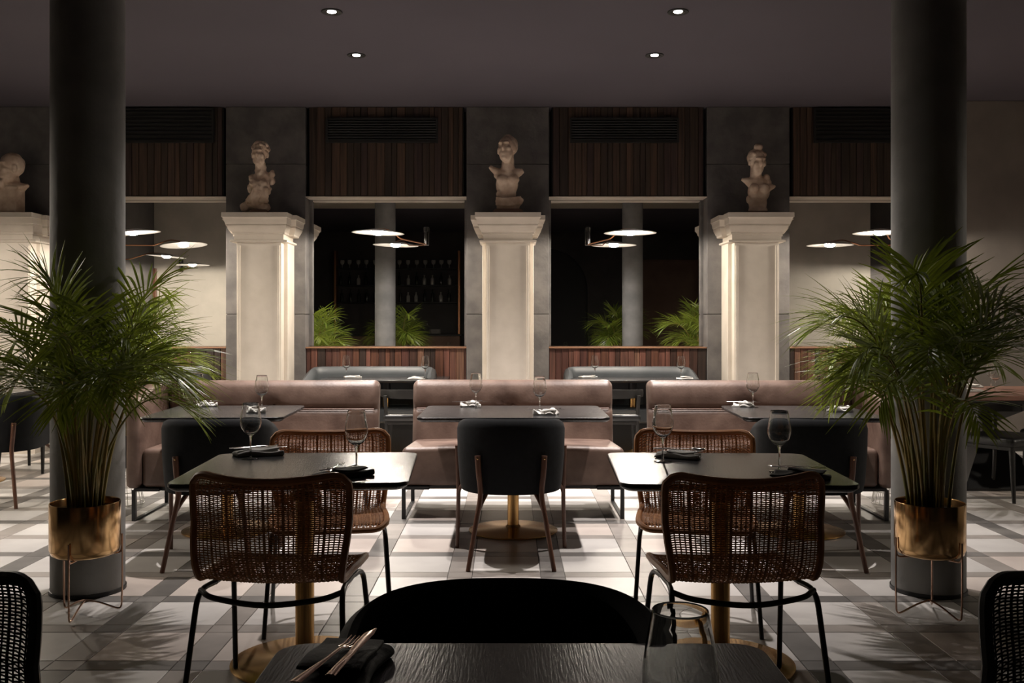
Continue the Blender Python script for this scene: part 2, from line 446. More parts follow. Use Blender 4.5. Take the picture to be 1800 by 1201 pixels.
# ------------------------------------------------------------------ bays: planks, mirror, wainscot, vents
PIL = [(-5.5, -4.67), (-2.975, -2.139), (-0.448, 0.418), (2.079, 2.945)]
BAYS = [(-4.67, -2.975), (-2.139, -0.448), (0.418, 2.079), (2.945, 4.66)]
WZ, LZ = 1.057, 2.64         # wainscot top, lintel underside
bay_word = ['between the leftmost two pilasters', 'left of the middle pilaster', 'right of the middle pilaster', 'behind the right column']
plank_cache = {}
def plank_row(parent, x0, x1, yf, z0, z1, matn, wavg, seed):
    rnd = random.Random(seed); x = x0
    while x < x1-0.012:
        wd = rnd.choice([wavg*0.75, wavg, wavg*1.25, wavg])
        if x+wd > x1-0.02: wd = x1-x
        key = (round(wd, 4), round(z1-z0, 3), matn)
        if key not in plank_cache:
            hw = wd/2-0.0015; e = 0.004; hz = z1-z0
            prof = [(-hw, 0.03), (-hw, e), (-hw+e, 0), (hw-e, 0), (hw, e), (hw, 0.03)]
            me_ = mesh_of('plank', rings([[(px, py, z) for px, py in prof] for z in (0, hz)])); fix_normals(me_); me_.materials.append(M[matn]); plank_cache[key] = me_
        o = bpy.data.objects.new('plank', plank_cache[key]); COL.objects.link(o); o.parent = parent
        o.location = (x+wd/2, yf+rnd.uniform(-0.004, 0.004), z0)
        x += wd

for i, (xa, xb) in enumerate(BAYS):
    # plank panel over the mirror
    p = obj('trim_%d' % (2+i), box(xa+0.03, xb-0.03, YP+0.03, YM+0.02, LZ, CEIL), M['black'], smooth=False)
    tag(p, 'dark vertical plank panel over the mirror '+bay_word[i], 'wood panel', kind='structure')
    plank_row(p, xa+0.04, xb-0.04, YP+0.005, LZ+0.005, CEIL-0.004, 'plank_dark', 0.072, 100+i)
    obj('lintel', bevbox(xa, xb, YP+0.0, YM, LZ-0.012, LZ, 0.003), M['cream'], p, smooth=False)
    # wainscot
    q = obj('trim_%d' % (6+i), box(xa, xb, YP+0.045, YM+0.01, 0, WZ-0.012), M['black'], smooth=False)
    tag(q, 'reddish vertical plank wainscot under the mirror '+bay_word[i], 'wainscot', kind='structure')
    plank_row(q, xa+0.002, xb-0.002, YP+0.018, 0.0, WZ-0.016, 'plank', 0.068, 200+i)
    obj('ledge', bevbox(xa, xb, YP+0.0, YM, WZ-0.016, WZ, 0.003), M['ledge'], q, smooth=False)
    # mirror
    mr = thing('wall_mirror', 'large wall mirror '+bay_word[i], 'mirror', ((xa+xb)/2, YM, WZ))
    hw = (xb-xa)/2; hh = LZ-0.012-WZ
    obj('mirror_pane', box(-hw+0.02, hw-0.02, -0.012, 0.0, 0.004, hh-0.004), M['mirror'], mr, smooth=False)
    for s in (-1, 1):
        obj('frame_strip', bevbox(min(s*(hw-0.03), s*hw), max(s*(hw-0.03), s*hw), -0.03, 0.0, 0.004, hh-0.004, 0.003), M['stone'], mr, smooth=False)
    # air vent high in the planks
    x0 = xa+0.22; x1 = xb-0.3; z0 = CEIL-0.38; z1 = CEIL-0.12
    if i in (0, 3): x0, x1, z1 = (xa+0.15, xb-0.12, CEIL-0.02) if i == 0 else (xa+0.25, xb-0.02, CEIL-0.02)
    vt = thing('air_vent', 'long black air vent set high in the planks '+bay_word[i], 'vent', ((x0+x1)/2, YP, z0))
    hw = (x1-x0)/2; hz = z1-z0
    fr = G()
    for bx_ in ((-hw, hw, -0.03, 0.004, 0, 0.02), (-hw, hw, -0.03, 0.004, hz-0.02, hz), (-hw, -hw+0.02, -0.03, 0.004, 0.02, hz-0.02), (hw-0.02, hw, -0.03, 0.004, 0.02, hz-0.02)): fr.add(box(*bx_))
    obj('vent_frame', fr, M['black'], vt, smooth=False)
    obj('vent_back', box(-hw+0.02, hw-0.02, -0.008, 0.004, 0.02, hz-0.02), M['black'], vt, smooth=False)
    sl = mesh_of('slat', box(-hw+0.02, hw-0.02, -0.009, 0.009, -0.002, 0.002)); sl.materials.append(M['black_metal'])
    ns = 8
    for k in range(ns):
        o = obj('slat', sl, None, vt); o.location = (0, -0.018, 0.035+(hz-0.07)*k/(ns-1)); o.rotation_euler = (0.6, 0, 0)

# ------------------------------------------------------------------ pilasters of stone blocks and cream pedestals
pil_word = ['at the far left edge', 'left of the middle one', 'in the middle of the wall', 'right of the middle one']
for i, (xa, xb) in enumerate(PIL):
    p = obj('trim_%d' % (10+i), box(xa+0.01, xb-0.01, YP+0.012, YM+0.02, 0, CEIL), M['grout'], smooth=False)
    tag(p, 'grey stone wall pilaster '+pil_word[i], 'pilaster', kind='structure')
    for (z0, z1) in ((0, 1.398), (1.402, 2.978), (2.982, CEIL)):
        obj('stone_block', bevbox(xa, xb, YP, YM+0.02, z0, z1, 0.006), M['stone'], p, smooth=False)

PED_X = [-5.04, -2.517, -0.012, 2.49]
def rect_loft(L, yb):
    """L = [(half width, front y, z)] all running back to yb"""
    return rings([[(-h, yf, z), (h, yf, z), (h, yb, z), (-h, yb, z)] for (h, yf, z) in L])
def make_pedestal(loc, label):
    t = thing('pedestal', label, 'pedestal', loc)
    obj('base_block', rect_loft([(0.30,-0.06,0),(0.30,-0.06,0.16),(0.27,-0.03,0.2),(0.262,-0.022,0.22)], 0.413), M['cream'], t, smooth=False)
    obj('shaft', rect_loft([(0.222,0,0.22),(0.222,0,2.13)], 0.413), M['cream'], t, smooth=False)
    for s in (-1, 1):
        a, b = sorted((s*0.221, s*0.262))
        obj('side_strip', bevbox(a, b, 0.13, 0.424, 0.22, 2.125, 0.006), M['cream'], t, smooth=False)
        a, b = sorted((s*0.188, s*0.212))
        obj('moulding', bevbox(a, b, -0.008, 0.004, 0.24, 2.09, 0.004), M['cream'], t, smooth=False)
    obj('neck_ring', rect_loft([(0.262,0.0,2.118),(0.285,-0.022,2.124),(0.288,-0.026,2.133),(0.285,-0.022,2.142),(0.262,0.0,2.148)], 0.424), M['cream'], t, smooth=False)
    obj('neck', rect_loft([(0.248,-0.004,2.148),(0.248,-0.004,2.20)], 0.424), M['cream'], t, smooth=False)
    cap = [(0.25,-0.006,2.2),(0.262,-0.02,2.205),(0.262,-0.02,2.22),(0.272,-0.045,2.23),(0.29,-0.085,2.262),(0.298,-0.105,2.28),(0.298,-0.105,2.296),(0.306,-0.12,2.3),(0.312,-0.15,2.335),(0.318,-0.17,2.352),(0.326,-0.185,2.356),(0.326,-0.185,2.402)]
    obj('capital', rect_loft(cap, 0.424), M['cream'], t, smooth=False)
    back = [(h+0.05, yf+0.2, z-0.006) for (h, yf, z) in cap]
    obj('capital_wing', rect_loft(back, 0.423), M['cream'], t, smooth=False)
    return t
ped_lab = ['cream pedestal at the far left edge, carrying the large bearded head', 'cream pedestal carrying the slim draped female bust', 'cream pedestal in the middle of the wall, behind the centre bench', 'cream pedestal carrying the armless female bust with pinned-up hair']
ped0 = make_pedestal((PED_X[0], 9.73, 0), ped_lab[0]); ped0['group'] = 'cream pedestals against the pilasters'
for i in (1, 2, 3): dup(ped0, ped_lab[i], (PED_X[i], 9.73, 0))

# ------------------------------------------------------------------ busts
def blob(c, r, rx=0, ry=0, rz=0, n=14):
    V = []; prof = [(math.sin(PI*i/n), -math.cos(PI*i/n)) for i in range(n+1)]
    prof[0] = (1e-4, -1); prof[-1] = (1e-4, 1)
    v, f = lathe(prof, 16)
    m = T(*c) @ RZ(rz) @ RY(ry) @ RX(rx) @ Matrix.Diagonal((*r, 1))
    return [tuple(m @ Vector(p)) for p in v], f
def limb(pts, rad): return tube(smooth_path(pts, 4), [rad[0]+(rad[-1]-rad[0])*i/(len(smooth_path(pts,4))-1) for i in range(len(smooth_path(pts,4)))] if len(rad) == 2 else rad, 14)
def fused(name, parts, voxel, matl, parent, dents=(), rough=0.0, seed=0):
    """one continuous surface grown from overlapping volumes"""
    g = G()
    for p in parts: g.add(p)
    me = mesh_of(name, g); fix_normals(me)
    tmp = bpy.data.objects.new('tmp', me); COL.objects.link(tmp)
    md = tmp.modifiers.new('r', 'REMESH'); md.mode = 'VOXEL'; md.voxel_size = voxel
    ms = tmp.modifiers.new('s', 'SMOOTH'); ms.iterations = 3; ms.factor = 0.5
    dg = bpy.context.evaluated_depsgraph_get()
    out = bpy.data.meshes.new_from_object(tmp.evaluated_get(dg))
    bpy.data.objects.remove(tmp)
    for v in out.vertices:
        co = v.co.copy()
        for (c, r, d) in dents:
            q = (co-Vector(c)).length/r
            if q < 1: v.co.y += d*(1-q*q)**2
        if rough: v.co += v.normal*rough*mnoise.noise(co*28+Vector((seed, 0, 0)))
    out.polygons.foreach_set('use_smooth', [True]*len(out.polygons))
    out.materials.clear(); out.materials.append(matl); out.name = name
    o = bpy.data.objects.new(name, out); COL.objects.link(o); o.parent = parent
    return o
def head_parts(c, h, yaw=0.0, tilt=0.0, roll=0.0, hair=0.3, jaw=1.0):
    """face looking to -Y; h = head height"""
    k = h/0.27; L = []
    def b(c_, r_, **kw): L.append(blob(c_, r_, **kw))
    b((0,0.012,0.035), (0.083,0.1,0.1)); b((0,-0.028,-0.045), (0.064*jaw,0.068,0.085)); b((0,-0.06,-0.1), (0.03,0.03,0.026))
    b((0,-0.1,-0.015), (0.015,0.026,0.03)); b((0,-0.083,0.015), (0.012,0.025,0.045))
    b((0,-0.082,0.037), (0.058,0.022,0.014)); b((0,-0.085,-0.062), (0.025,0.016,0.008)); b((0,-0.083,-0.074), (0.021,0.016,0.008))
    b((0.042,-0.066,-0.02), (0.024,0.024,0.026)); b((-0.042,-0.066,-0.02), (0.024,0.024,0.026))
    b((0.031,-0.077,0.014), (0.014,0.012,0.009)); b((-0.031,-0.077,0.014), (0.014,0.012,0.009))
    b((0.084,0.0,-0.005), (0.012,0.022,0.034)); b((-0.084,0.0,-0.005), (0.012,0.022,0.034))
    m = T(*c) @ RZ(yaw) @ RX(tilt) @ RY(roll) @ Matrix.Scale(k, 4)
    return [([tuple(m @ Vector(p)) for p in v], f) for v, f in L], m
def hair_parts(m, kind):
    L = []; rnd = random.Random(5)
    if kind == 'curls':
        for i in range(60):
            a = rnd.uniform(0, 2*PI); e = rnd.uniform(0.15, 1.2)
            p = (0.088*math.cos(a)*math.cos(e), 0.02+0.105*math.sin(a)*math.cos(e), 0.035+0.105*math.sin(e))
            if p[1] < -0.055 and p[2] < 0.085: continue
            L.append(blob(p, (0.02,)*3, n=8))
    if kind == 'swept':
        L.append(blob((0,0.04,0.055), (0.088,0.096,0.094)))
        L.append(blob((0.0,0.02,0.125), (0.04,0.05,0.03)))
    if kind == 'bun':
        L.append(blob((0,0.028,0.05), (0.094,0.1,0.095)))
        for x in (-0.055, -0.02, 0.02, 0.055): L.append(blob((x,-0.04,0.105-abs(x)*0.4), (0.025,0.03,0.022), rx=0.6, n=8))
        L.append(blob((0.0,0.0,0.155), (0.045,0.05,0.035))); L.append(blob((0.03,0.09,0.06), (0.05,0.05,0.05)))
    return [([tuple(m @ Vector(p)) for p in v], f) for v, f in L]
def eye_dents(m):
    return [(m @ Vector((s*0.031, -0.088, 0.02)), 0.03, 0.008) for s in (-1, 1)]

BZ = 2.404; BYY = 9.75
# slim draped female bust
t = thing('marble_bust', 'slim female bust with curled hair and bunched drapery, on the pedestal left of the middle', 'bust', (PED_X[1]+0.0, BYY, BZ), 0, 'antique busts on the pedestals')
hp, hm = head_parts((0.005, 0, 0.60), 0.255, yaw=-0.1)
P = hp + [limb([(0.005,0.02,0.53),(0.01,0.02,0.44),(0.02,0.025,0.38)], [0.052,0.062]),
    blob((0.022,0.03,0.365), (0.105,0.07,0.07)), blob((0.12,0.02,0.40), (0.03,0.04,0.05)), blob((0.118,0.02,0.345), (0.035,0.045,0.05)), blob((-0.085,0.02,0.375), (0.032,0.04,0.035)),
    blob((0.0,0.02,0.27), (0.1,0.075,0.09)), blob((-0.085,0.0,0.265), (0.035,0.05,0.06)), blob((0.075,-0.04,0.245), (0.055,0.04,0.06)), blob((0.05,-0.045,0.3), (0.05,0.045,0.045)), blob((-0.045,-0.045,0.3), (0.045,0.045,0.045)),
    blob((0.0,0.02,0.16), (0.075,0.06,0.09)), blob((0.04,-0.03,0.17), (0.05,0.04,0.05), ry=0.5), blob((-0.02,-0.03,0.19), (0.06,0.03,0.03), ry=-0.6),
    blob((-0.03,0.0,0.095), (0.11,0.065,0.05)), blob((-0.14,-0.01,0.075), (0.055,0.05,0.05)), blob((0.045,0.0,0.075), (0.065,0.06,0.045)), blob((-0.05,-0.04,0.11), (0.09,0.03,0.025), ry=0.4)]
for k in range(7): P.append(limb([(-0.08+0.028*k,-0.06,0.35-0.008*k), (-0.03+0.022*k,-0.088,0.25-0.01*k), (-0.12+0.034*k,-0.065,0.11)], [0.012,0.018]))
fused('body', P, 0.007, M['bust'], t, eye_dents(hm), 0.011, 1)
fused('hair', hair_parts(hm, 'curls'), 0.008, M['bust'], t, rough=0.004)
obj('plinth', rect_loft([(0.09,-0.06,0),(0.09,-0.06,0.02),(0.075,-0.05,0.045)], 0.07), M['bust_dark'], t, smooth=False)
# male torso bust with raised chin, middle
t = thing('marble_bust', 'armless bust with raised chin and broken shoulders, on the middle pedestal', 'bust', (PED_X[2], BYY, BZ), 0, 'antique busts on the pedestals')
hp, hm = head_parts((-0.01, 0, 0.652), 0.295, yaw=-0.38, tilt=-0.22, roll=-0.06)
P = hp + [limb([(0,0.03,0.6),(0.0,0.03,0.5),(0.0,0.03,0.42)], [0.06,0.072]),
    blob((-0.012,0.03,0.40), (0.135,0.075,0.07)), limb([(-0.09,0.03,0.42),(-0.14,0.02,0.45),(-0.185,0.01,0.485)], [0.05,0.018]), limb([(0.07,0.03,0.42),(0.12,0.03,0.43),(0.155,0.03,0.445)], [0.05,0.026]),
    blob((-0.055,-0.03,0.345), (0.065,0.045,0.055)), blob((0.05,-0.03,0.345), (0.065,0.045,0.055)), blob((-0.01,0.02,0.3), (0.115,0.075,0.12)), blob((-0.005,0.02,0.2), (0.09,0.065,0.1)),
    blob((0.02,0.01,0.12), (0.13,0.075,0.05)), blob((0.1,-0.01,0.13), (0.06,0.05,0.035), ry=-0.3), blob((-0.08,-0.02,0.13), (0.05,0.05,0.04)), blob((0,0.02,0.075), (0.12,0.07,0.05)), blob((-0.09,0.0,0.2),(0.03,0.04,0.05))]
for k in range(4): P.append(limb([(-0.12,-0.045,0.1+0.02*k), (0,-0.075,0.085+0.022*k), (0.13,-0.03,0.11+0.02*k)], [0.014,0.014]))
fused('body', P, 0.008, M['bust'], t, eye_dents(hm), 0.004, 2)
fused('hair', hair_parts(hm, 'swept'), 0.008, M['bust'], t, rough=0.005)
obj('plinth', rect_loft([(0.15,-0.09,0),(0.15,-0.09,0.025),(0.125,-0.07,0.05)], 0.1), M['bust_dark'], t, smooth=False)
# armless female bust with pinned hair
t = thing('marble_bust', 'armless female bust with pinned-up hair, on the pedestal right of the middle', 'bust', (PED_X[3]+0.005, BYY, BZ), 0, 'antique busts on the pedestals')
hp, hm = head_parts((0.005, 0, 0.522), 0.268, yaw=0.2, tilt=0.1, roll=0.03, jaw=0.9)
P = hp + [limb([(0.0,0.03,0.48),(0.0,0.03,0.40),(0.0,0.03,0.34)], [0.052,0.065]),
    blob((0.01,0.03,0.325), (0.12,0.07,0.065)), limb([(-0.06,0.03,0.335),(-0.11,0.02,0.345),(-0.15,0.01,0.355)], [0.045,0.014]), blob((0.105,0.02,0.37), (0.035,0.04,0.04)), blob((0.12,0.02,0.325), (0.035,0.04,0.035)), limb([(0.1,0.01,0.27),(0.15,0.0,0.275),(0.19,-0.01,0.285)], [0.05,0.012]),
    blob((-0.035,-0.04,0.255), (0.052,0.045,0.05)), blob((0.07,-0.04,0.255), (0.052,0.045,0.05)), blob((0.025,0.02,0.23), (0.112,0.075,0.12)), blob((0.015,0.02,0.12), (0.095,0.065,0.12)), blob((0.015,0.01,0.04), (0.1,0.065,0.05)), blob((-0.085,0.0,0.15), (0.02,0.03,0.04))]
fused('body', P, 0.008, M['bust'], t, eye_dents(hm), 0.003, 3)
fused('hair', hair_parts(hm, 'bun'), 0.008, M['bust'], t, rough=0.004)
obj('plinth', rect_loft([(0.1,-0.06,0),(0.1,-0.06,0.012),(0.095,-0.055,0.03)], 0.075), M['bust_dark'], t, smooth=False)
# bearded head on a herm shaft, far left
t = thing('marble_bust', 'large bald bearded head on a plain shaft, at the far left edge', 'bust', (PED_X[0]+0.0, BYY, BZ), 0, 'antique busts on the pedestals')
hp, hm = head_parts((0.015, 0, 0.46), 0.33, yaw=-0.75, tilt=-0.05, jaw=1.15)
P = hp + [blob((0.0,0.02,0.275), (0.17,0.1,0.06)), limb([(-0.1,0.0,0.28),(-0.17,0.0,0.295),(-0.2,0.0,0.3)], [0.05,0.012]), limb([(0.08,0.02,0.27),(0.15,0.02,0.285),(0.19,0.02,0.295)], [0.05,0.014]),
    blob((0,0.03,0.33), (0.09,0.08,0.1)), blob((-0.07,-0.07,0.33), (0.055,0.05,0.06)), blob((-0.09,-0.06,0.37), (0.04,0.04,0.04)), blob((-0.04,-0.09,0.3), (0.04,0.04,0.05))]
fused('body', P, 0.009, M['bust'], t, eye_dents(hm), 0.005, 4)
obj('herm_shaft', rect_loft([(0.108,-0.08,0),(0.108,-0.08,0.24),(0.12,-0.085,0.27)], 0.1), M['bust'], t, smooth=False)

# ------------------------------------------------------------------ concrete columns
for (x, lab) in ((-2.055, 'round concrete column behind the left potted palm'), (2.045, 'round concrete column behind the right potted palm')):
    n = 40; r = 0.17
    c = thing('column', lab, 'column', (x, 4.72, 0), 0, 'round concrete columns'); c['kind'] = 'structure'
    obj('column_shaft', lathe([(r, 0.0), (r, 0.3), (r, 1.2), (r, 2.2), (r, CEIL)], n), M['concrete'], c)
    obj('column_ring', lathe([(r-0.004, 0.0), (r+0.006, 0.002), (r+0.006, 0.018), (r-0.004, 0.02)], n), M['black_metal'], c)

# ------------------------------------------------------------------ ceiling downlights
SP_Y = [5.92, 7.06, 8.2]
dl_lab = {7.06: 'nearer', 8.2: 'farther', 5.92: 'nearest, just out of view'}
def downlight(x, y, label, power, first=[None]):
    if first[0] is None:
        t = thing('ceiling_downlight', label, 'downlight', (x, y, CEIL), 0, 'recessed ceiling downlights')
        obj('trim_ring', lathe([(0.052, -0.001), (0.075, -0.001), (0.078, -0.005), (0.074, -0.009), (0.05, -0.006)], 28, True), M['black'], t)
        obj('reflector_cup', lathe([(0.05, -0.006), (0.046, -0.002), (0.034, -0.0015)], 28, cap=False), M['chrome'], t)
        obj('lens', lathe([(0.0001, -0.004), (0.032, -0.004), (0.033, -0.002)], 24), M['spot_face'], t)
        first[0] = t
    else:
        return dup(first[0], label, (x, y, CEIL))
    ld = bpy.data.lights.new('downlight_beam', 'SPOT'); ld.energy = power; ld.color = (1.0, 0.92, 0.87)
    ld.spot_size = math.radians(92); ld.spot_blend = 1.0; ld.shadow_soft_size = 0.03
    lo = bpy.data.objects.new('downlight_beam', ld); COL.objects.link(lo); lo.parent = t; lo.location = (0, 0, -0.02)
for y in SP_Y:
    for s, side in ((-1.295, 'left'), (1.233, 'right')):
        if y == 5.92: lab = 'round recessed downlight above the %s mid table, just above the frame' % side
        else: lab = '%s of the two lit round downlights on the %s half of the ceiling' % (dl_lab[y], side)
        downlight(s, y, lab, SPOT_W)

# ------------------------------------------------------------------ wall lamps with disc shades
def wall_lamp(label, br, out, lamp, tilt=(0, 0)):
    """br = bracket point on the wall, out = unit vector off the wall, lamp = centre of the disc"""
    t = thing('disc_wall_lamp', label, 'wall lamp', br, 0, 'swing-arm disc wall lamps')
    o = Vector(out); lp = Vector(lamp)-Vector(br); rz = math.atan2(o.y, o.x)+PI/2
    B = RZ(rz)
    pl = G().add(rbox((0.055, 0.02, 0.2), 0.008, (1,1,1), 2, (0, -0.01, 0)))
    obj('wall_plate', pl, M['chrome'], t, M=B)
    kn = G().add(lathe([(0.0001,-0.03),(0.028,-0.028),(0.03,0.02),(0.0001,0.03)], 16), T(0,-0.05,0.07)).add(lathe([(0.0001,-0.07),(0.014,-0.07),(0.014,0.09),(0.0001,0.09)], 12), T(0,-0.05,-0.02))
    obj('swivel', kn, M['chrome'], t, M=B)
    p0 = o*0.05+Vector((0,0,-0.09)); elbow = lp*0.55+Vector((0,0,-0.05)); p2 = lp+Vector((0,0,0.03))
    obj('arm', tube(round_path([p0, p0+(elbow-p0)*0.9, elbow, lp*0.8+Vector((0,0,0.035)), p2], 0.05), 0.007, 8), M['copper_trim'], t)
    dm = T(*lp) @ RX(tilt[0]) @ RY(tilt[1])
    obj('disc_shade', lathe([(0.0001,0.03),(0.06,0.028),(0.25,-0.006),(0.262,-0.012),(0.254,-0.013),(0.06,0.02),(0.0001,0.02)], 40), M['white_enamel'], t, M=dm)
    obj('bulb', blob((0,0,-0.004), (0.058,0.058,0.03), n=10), M['bulb'], t, M=dm)
    return t
LZ2 = 2.215
wall_lamp('disc wall lamp on the mirror left of the middle pedestal', (-0.886, YM-0.012, 2.24), (0,-1,0), (-1.305, 9.63, LZ2), (0, 0.03))
wall_lamp('disc wall lamp on the mirror right of the middle pedestal', (0.843, YM-0.012, 2.24), (0,-1,0), (1.205, 9.63, LZ2), (0, 0.0))
wall_lamp('disc wall lamp half hidden by the left column', (-4.25, YM-0.012, 2.24), (0,-1,0), (-3.745, 9.63, LZ2), (0.04, -0.08))
wall_lamp('disc wall lamp half hidden by the right column', (4.2, YM-0.012, 2.24), (0,-1,0), (3.69, 9.63, LZ2), (0, 0.0))
wall_lamp('side-wall disc lamp reflected behind the left palm, the left of two', (XL, 7.6, 2.24), (1,0,0), (-4.6, 7.78, LZ2), (0, 0.08))
wall_lamp('side-wall disc lamp reflected behind the left palm, the right of two', (-5.3, 5.1, 2.24), (0,1,0), (-4.86, 5.92, LZ2), (0, 0.0))
wall_lamp('side-wall disc lamp hidden behind the right column', (XR, 5.9, 2.24), (-1,0,0), (6.15, 6.0, LZ2), (0, 0.0))

# ------------------------------------------------------------------ tables
def make_table(name, label, hx, hy, loc, rz=0.0, h=0.75, group=None, topm='tabletop'):
    t = thing(name, label, 'table', loc, rz, group)
    obj('table_top', slab(hx, hy, 0.055, [(0.02, h-0.028), (0.006, h-0.02), (0.0, h-0.014), (0.0, h-0.003), (0.003, h)]), M[topm], t, ang=30)
    obj('top_plate', slab(0.16, 0.16, 0.02, [(0, h-0.04), (0, h-0.0285)]), M['black_metal'], t)
    obj('column', lathe([(0.036, 0.03), (0.036, h-0.12)], 28), M['gold'], t)
    obj('collar', lathe([(0.046, h-0.125), (0.046, h-0.04)], 28), M['black_metal'], t)
    obj('base_disc', lathe([(0.0001, 0.0), (0.272, 0.0), (0.278, 0.004), (0.278, 0.01), (0.268, 0.014), (0.05, 0.03), (0.037, 0.042), (0.0001, 0.042)], 56), M['gold'], t, ang=25)
    return t
R3 = math.radians(3)
make_table('dining_table', 'square black dining table in the left foreground, with two wine glasses', 0.415, 0.40, (-0.785, 3.715, 0), R3, group='square black dining tables')
make_table('dining_table', 'square black dining table in the right foreground, with two wine glasses', 0.41, 0.41, (0.808, 3.70, 0), -R3*0.8, group='square black dining tables')
make_table('dining_table', 'square black dining table at the bottom edge, with a dark napkin roll', 0.41, 0.40, (0.02, 1.26, 0), 0, group='square black dining tables')
make_table('dining_table', 'square black table before the left corner bench', 0.42, 0.42, (-1.77, 6.08, 0), R3, group='square black dining tables')
make_table('dining_table', 'square black table before the right corner bench', 0.42, 0.42, (1.815, 6.06, 0), -R3, group='square black dining tables')
make_table('wide_table', 'wide black table before the centre leather bench', 0.57, 0.42, (0.025, 6.07, 0), 0, group='wide black tables')
make_table('wide_table', 'wide black table at the mirror left of the middle pedestal', 0.63, 0.35, (-1.245, 9.78, 0), 0, group='wide black tables')
make_table('wide_table', 'wide black table at the mirror right of the middle pedestal', 0.63, 0.35, (1.25, 9.78, 0), 0, group='wide black tables')
make_table('wide_table', 'wide black table at the mirror behind the left column', 0.6, 0.35, (-3.8, 9.78, 0), 0, group='wide black tables')
make_table('dining_table', 'dark table at the far left behind the left palm', 0.5, 0.42, (-4.45, 7.95, 0), 0, group='square black dining tables')

# big wooden table at the right edge
t = thing('wooden_table', 'long reddish wooden table with a flared black base, at the right edge', 'table', (4.45, 7.93, 0))
obj('table_top', slab(1.25, 0.6, 0.03, [(0.004, 0.715), (0.0, 0.72), (0.0, 0.746), (0.004, 0.75)]), M['pink_wood'], t, ang=30)
obj('apron', slab(1.15, 0.5, 0.02, [(0, 0.68), (0, 0.714)]), M['black_metal'], t)
for s in (-1, 1):
    obj('flared_base', rings([[(s*0.55+sx*hx, sy*hy, z) for sx, sy in ((1,1),(-1,1),(-1,-1),(1,-1))] for (hx, hy, z) in ((0.36, 0.42, 0), (0.36, 0.42, 0.02), (0.05, 0.06, 0.4), (0.05, 0.06, 0.5), (0.3, 0.35, 0.68))]), M['black_metal'], t, smooth=False)

# ------------------------------------------------------------------ leather benches
def bench_back(wd, zb=0.40, zt=0.893, y0=0.5, th=0.13, tuft=True):
    hz = zt-zb
    def fn(x, y, z):
        v = (z-zb)/hz
        y += 0.09*v                                 # leans back
        if y-0.09*v < y0:                           # front face: seam and button
            d = abs(v-0.60)
            y += 0.022*math.exp(-(d/0.035)**2)
            y -= 0.012*math.sin(PI*min(1, max(0, (v-0.62)/0.38))) if v > 0.62 else 0
            if tuft:
                dd = math.hypot(x, (v-0.64)*hz*1.3)
                y += 0.035*math.exp(-(dd/0.06)**2)
                if dd < 0.3: y += 0.006*math.cos(math.atan2((v-0.64)*hz, x)*9)*math.exp(-(dd/0.12)**2)
        return (x, y, z)
    return rbox((wd, th, hz), 0.045, (44, 1, 26), 4, (0, y0, (zb+zt)/2), fn)
def make_bench(label, loc, wd, arm=0, rz=0.0):
    """seat front at y=0; arm: -1 left, +1 right, 0 none"""
    t = thing('leather_bench', label, 'bench', loc, rz, 'tan leather benches')
    fw = wd/2
    def seat(x, y, z):
        if arm == 0: x *= 1.0-0.055*max(0, y)/0.5
        z += 0.012*(1-(x/fw)**2) if z > 0.4 else 0
        return (x, y, z)
    obj('seat', rbox((wd, 0.60, 0.255), 0.035, (20, 10, 4), 4, (0, 0.30, 0.3465), seat), M['leather'], t)
    bw = wd*0.965 if arm == 0 else wd
    b = obj('backrest', bench_back(bw), M['leather'], t)
    zs = 0.40+0.493*0.60
    obj('seam', tube([(-bw/2+0.03, 0.486, zs), (0, 0.489, zs), (bw/2-0.03, 0.486, zs)], 0.003, 5), M['piping'], b)
    obj('button', blob((0, 0.527, zs+0.02), (0.013, 0.008, 0.013), n=6), M['leather'], b)
    if arm:
        xa = arm*(fw+0.045)
        def armf(x, y, z):
            v = (z-0.22)/0.67
            z -= 0.085*v*max(0, (0.35-y)/0.35)**1.5
            return (x, y, z)
        obj('armrest', rbox((0.09, 0.69, 0.672), 0.035, (2, 14, 10), 4, (xa, 0.30, 0.556), armf), M['leather'], t)
    obj('base_frame', bevbox(-fw+0.02, fw-0.02, 0.03, 0.57, 0.196, 0.222, 0.004), M['black_metal'], t, smooth=False)
    for sx in (-1, 1):
        x = sx*(fw-0.015) if not (arm == sx) else sx*(fw+0.05)
        for y in (0.012, 0.62):
            obj('leg', bevbox(x-0.013, x+0.013, y-0.013, y+0.013, 0.0, 0.205, 0.002), M['black_metal'], t, smooth=False)
        obj('leg_plate', bevbox(min(x, x-sx*0.17), max(x, x-sx*0.17), 0.0, 0.63, 0.196, 0.216, 0.002), M['black_metal'], t, smooth=False)
        obj('floor_runner', bevbox(x-0.013, x+0.013, 0.012, 0.62, 0.0, 0.012, 0.002), M['black_metal'], t, smooth=False)
    return t
make_bench('tan leather bench without arms in the middle, behind the single dark chair', (0.026, 6.43, 0), 1.486)
make_bench('tan leather corner bench with an arm on its left, beside the left column', (-1.673, 6.36, 0), 1.494, arm=-1)
make_bench('tan leather corner bench with an arm on its right, beside the right column', (1.71, 6.36, 0), 1.45, arm=1)

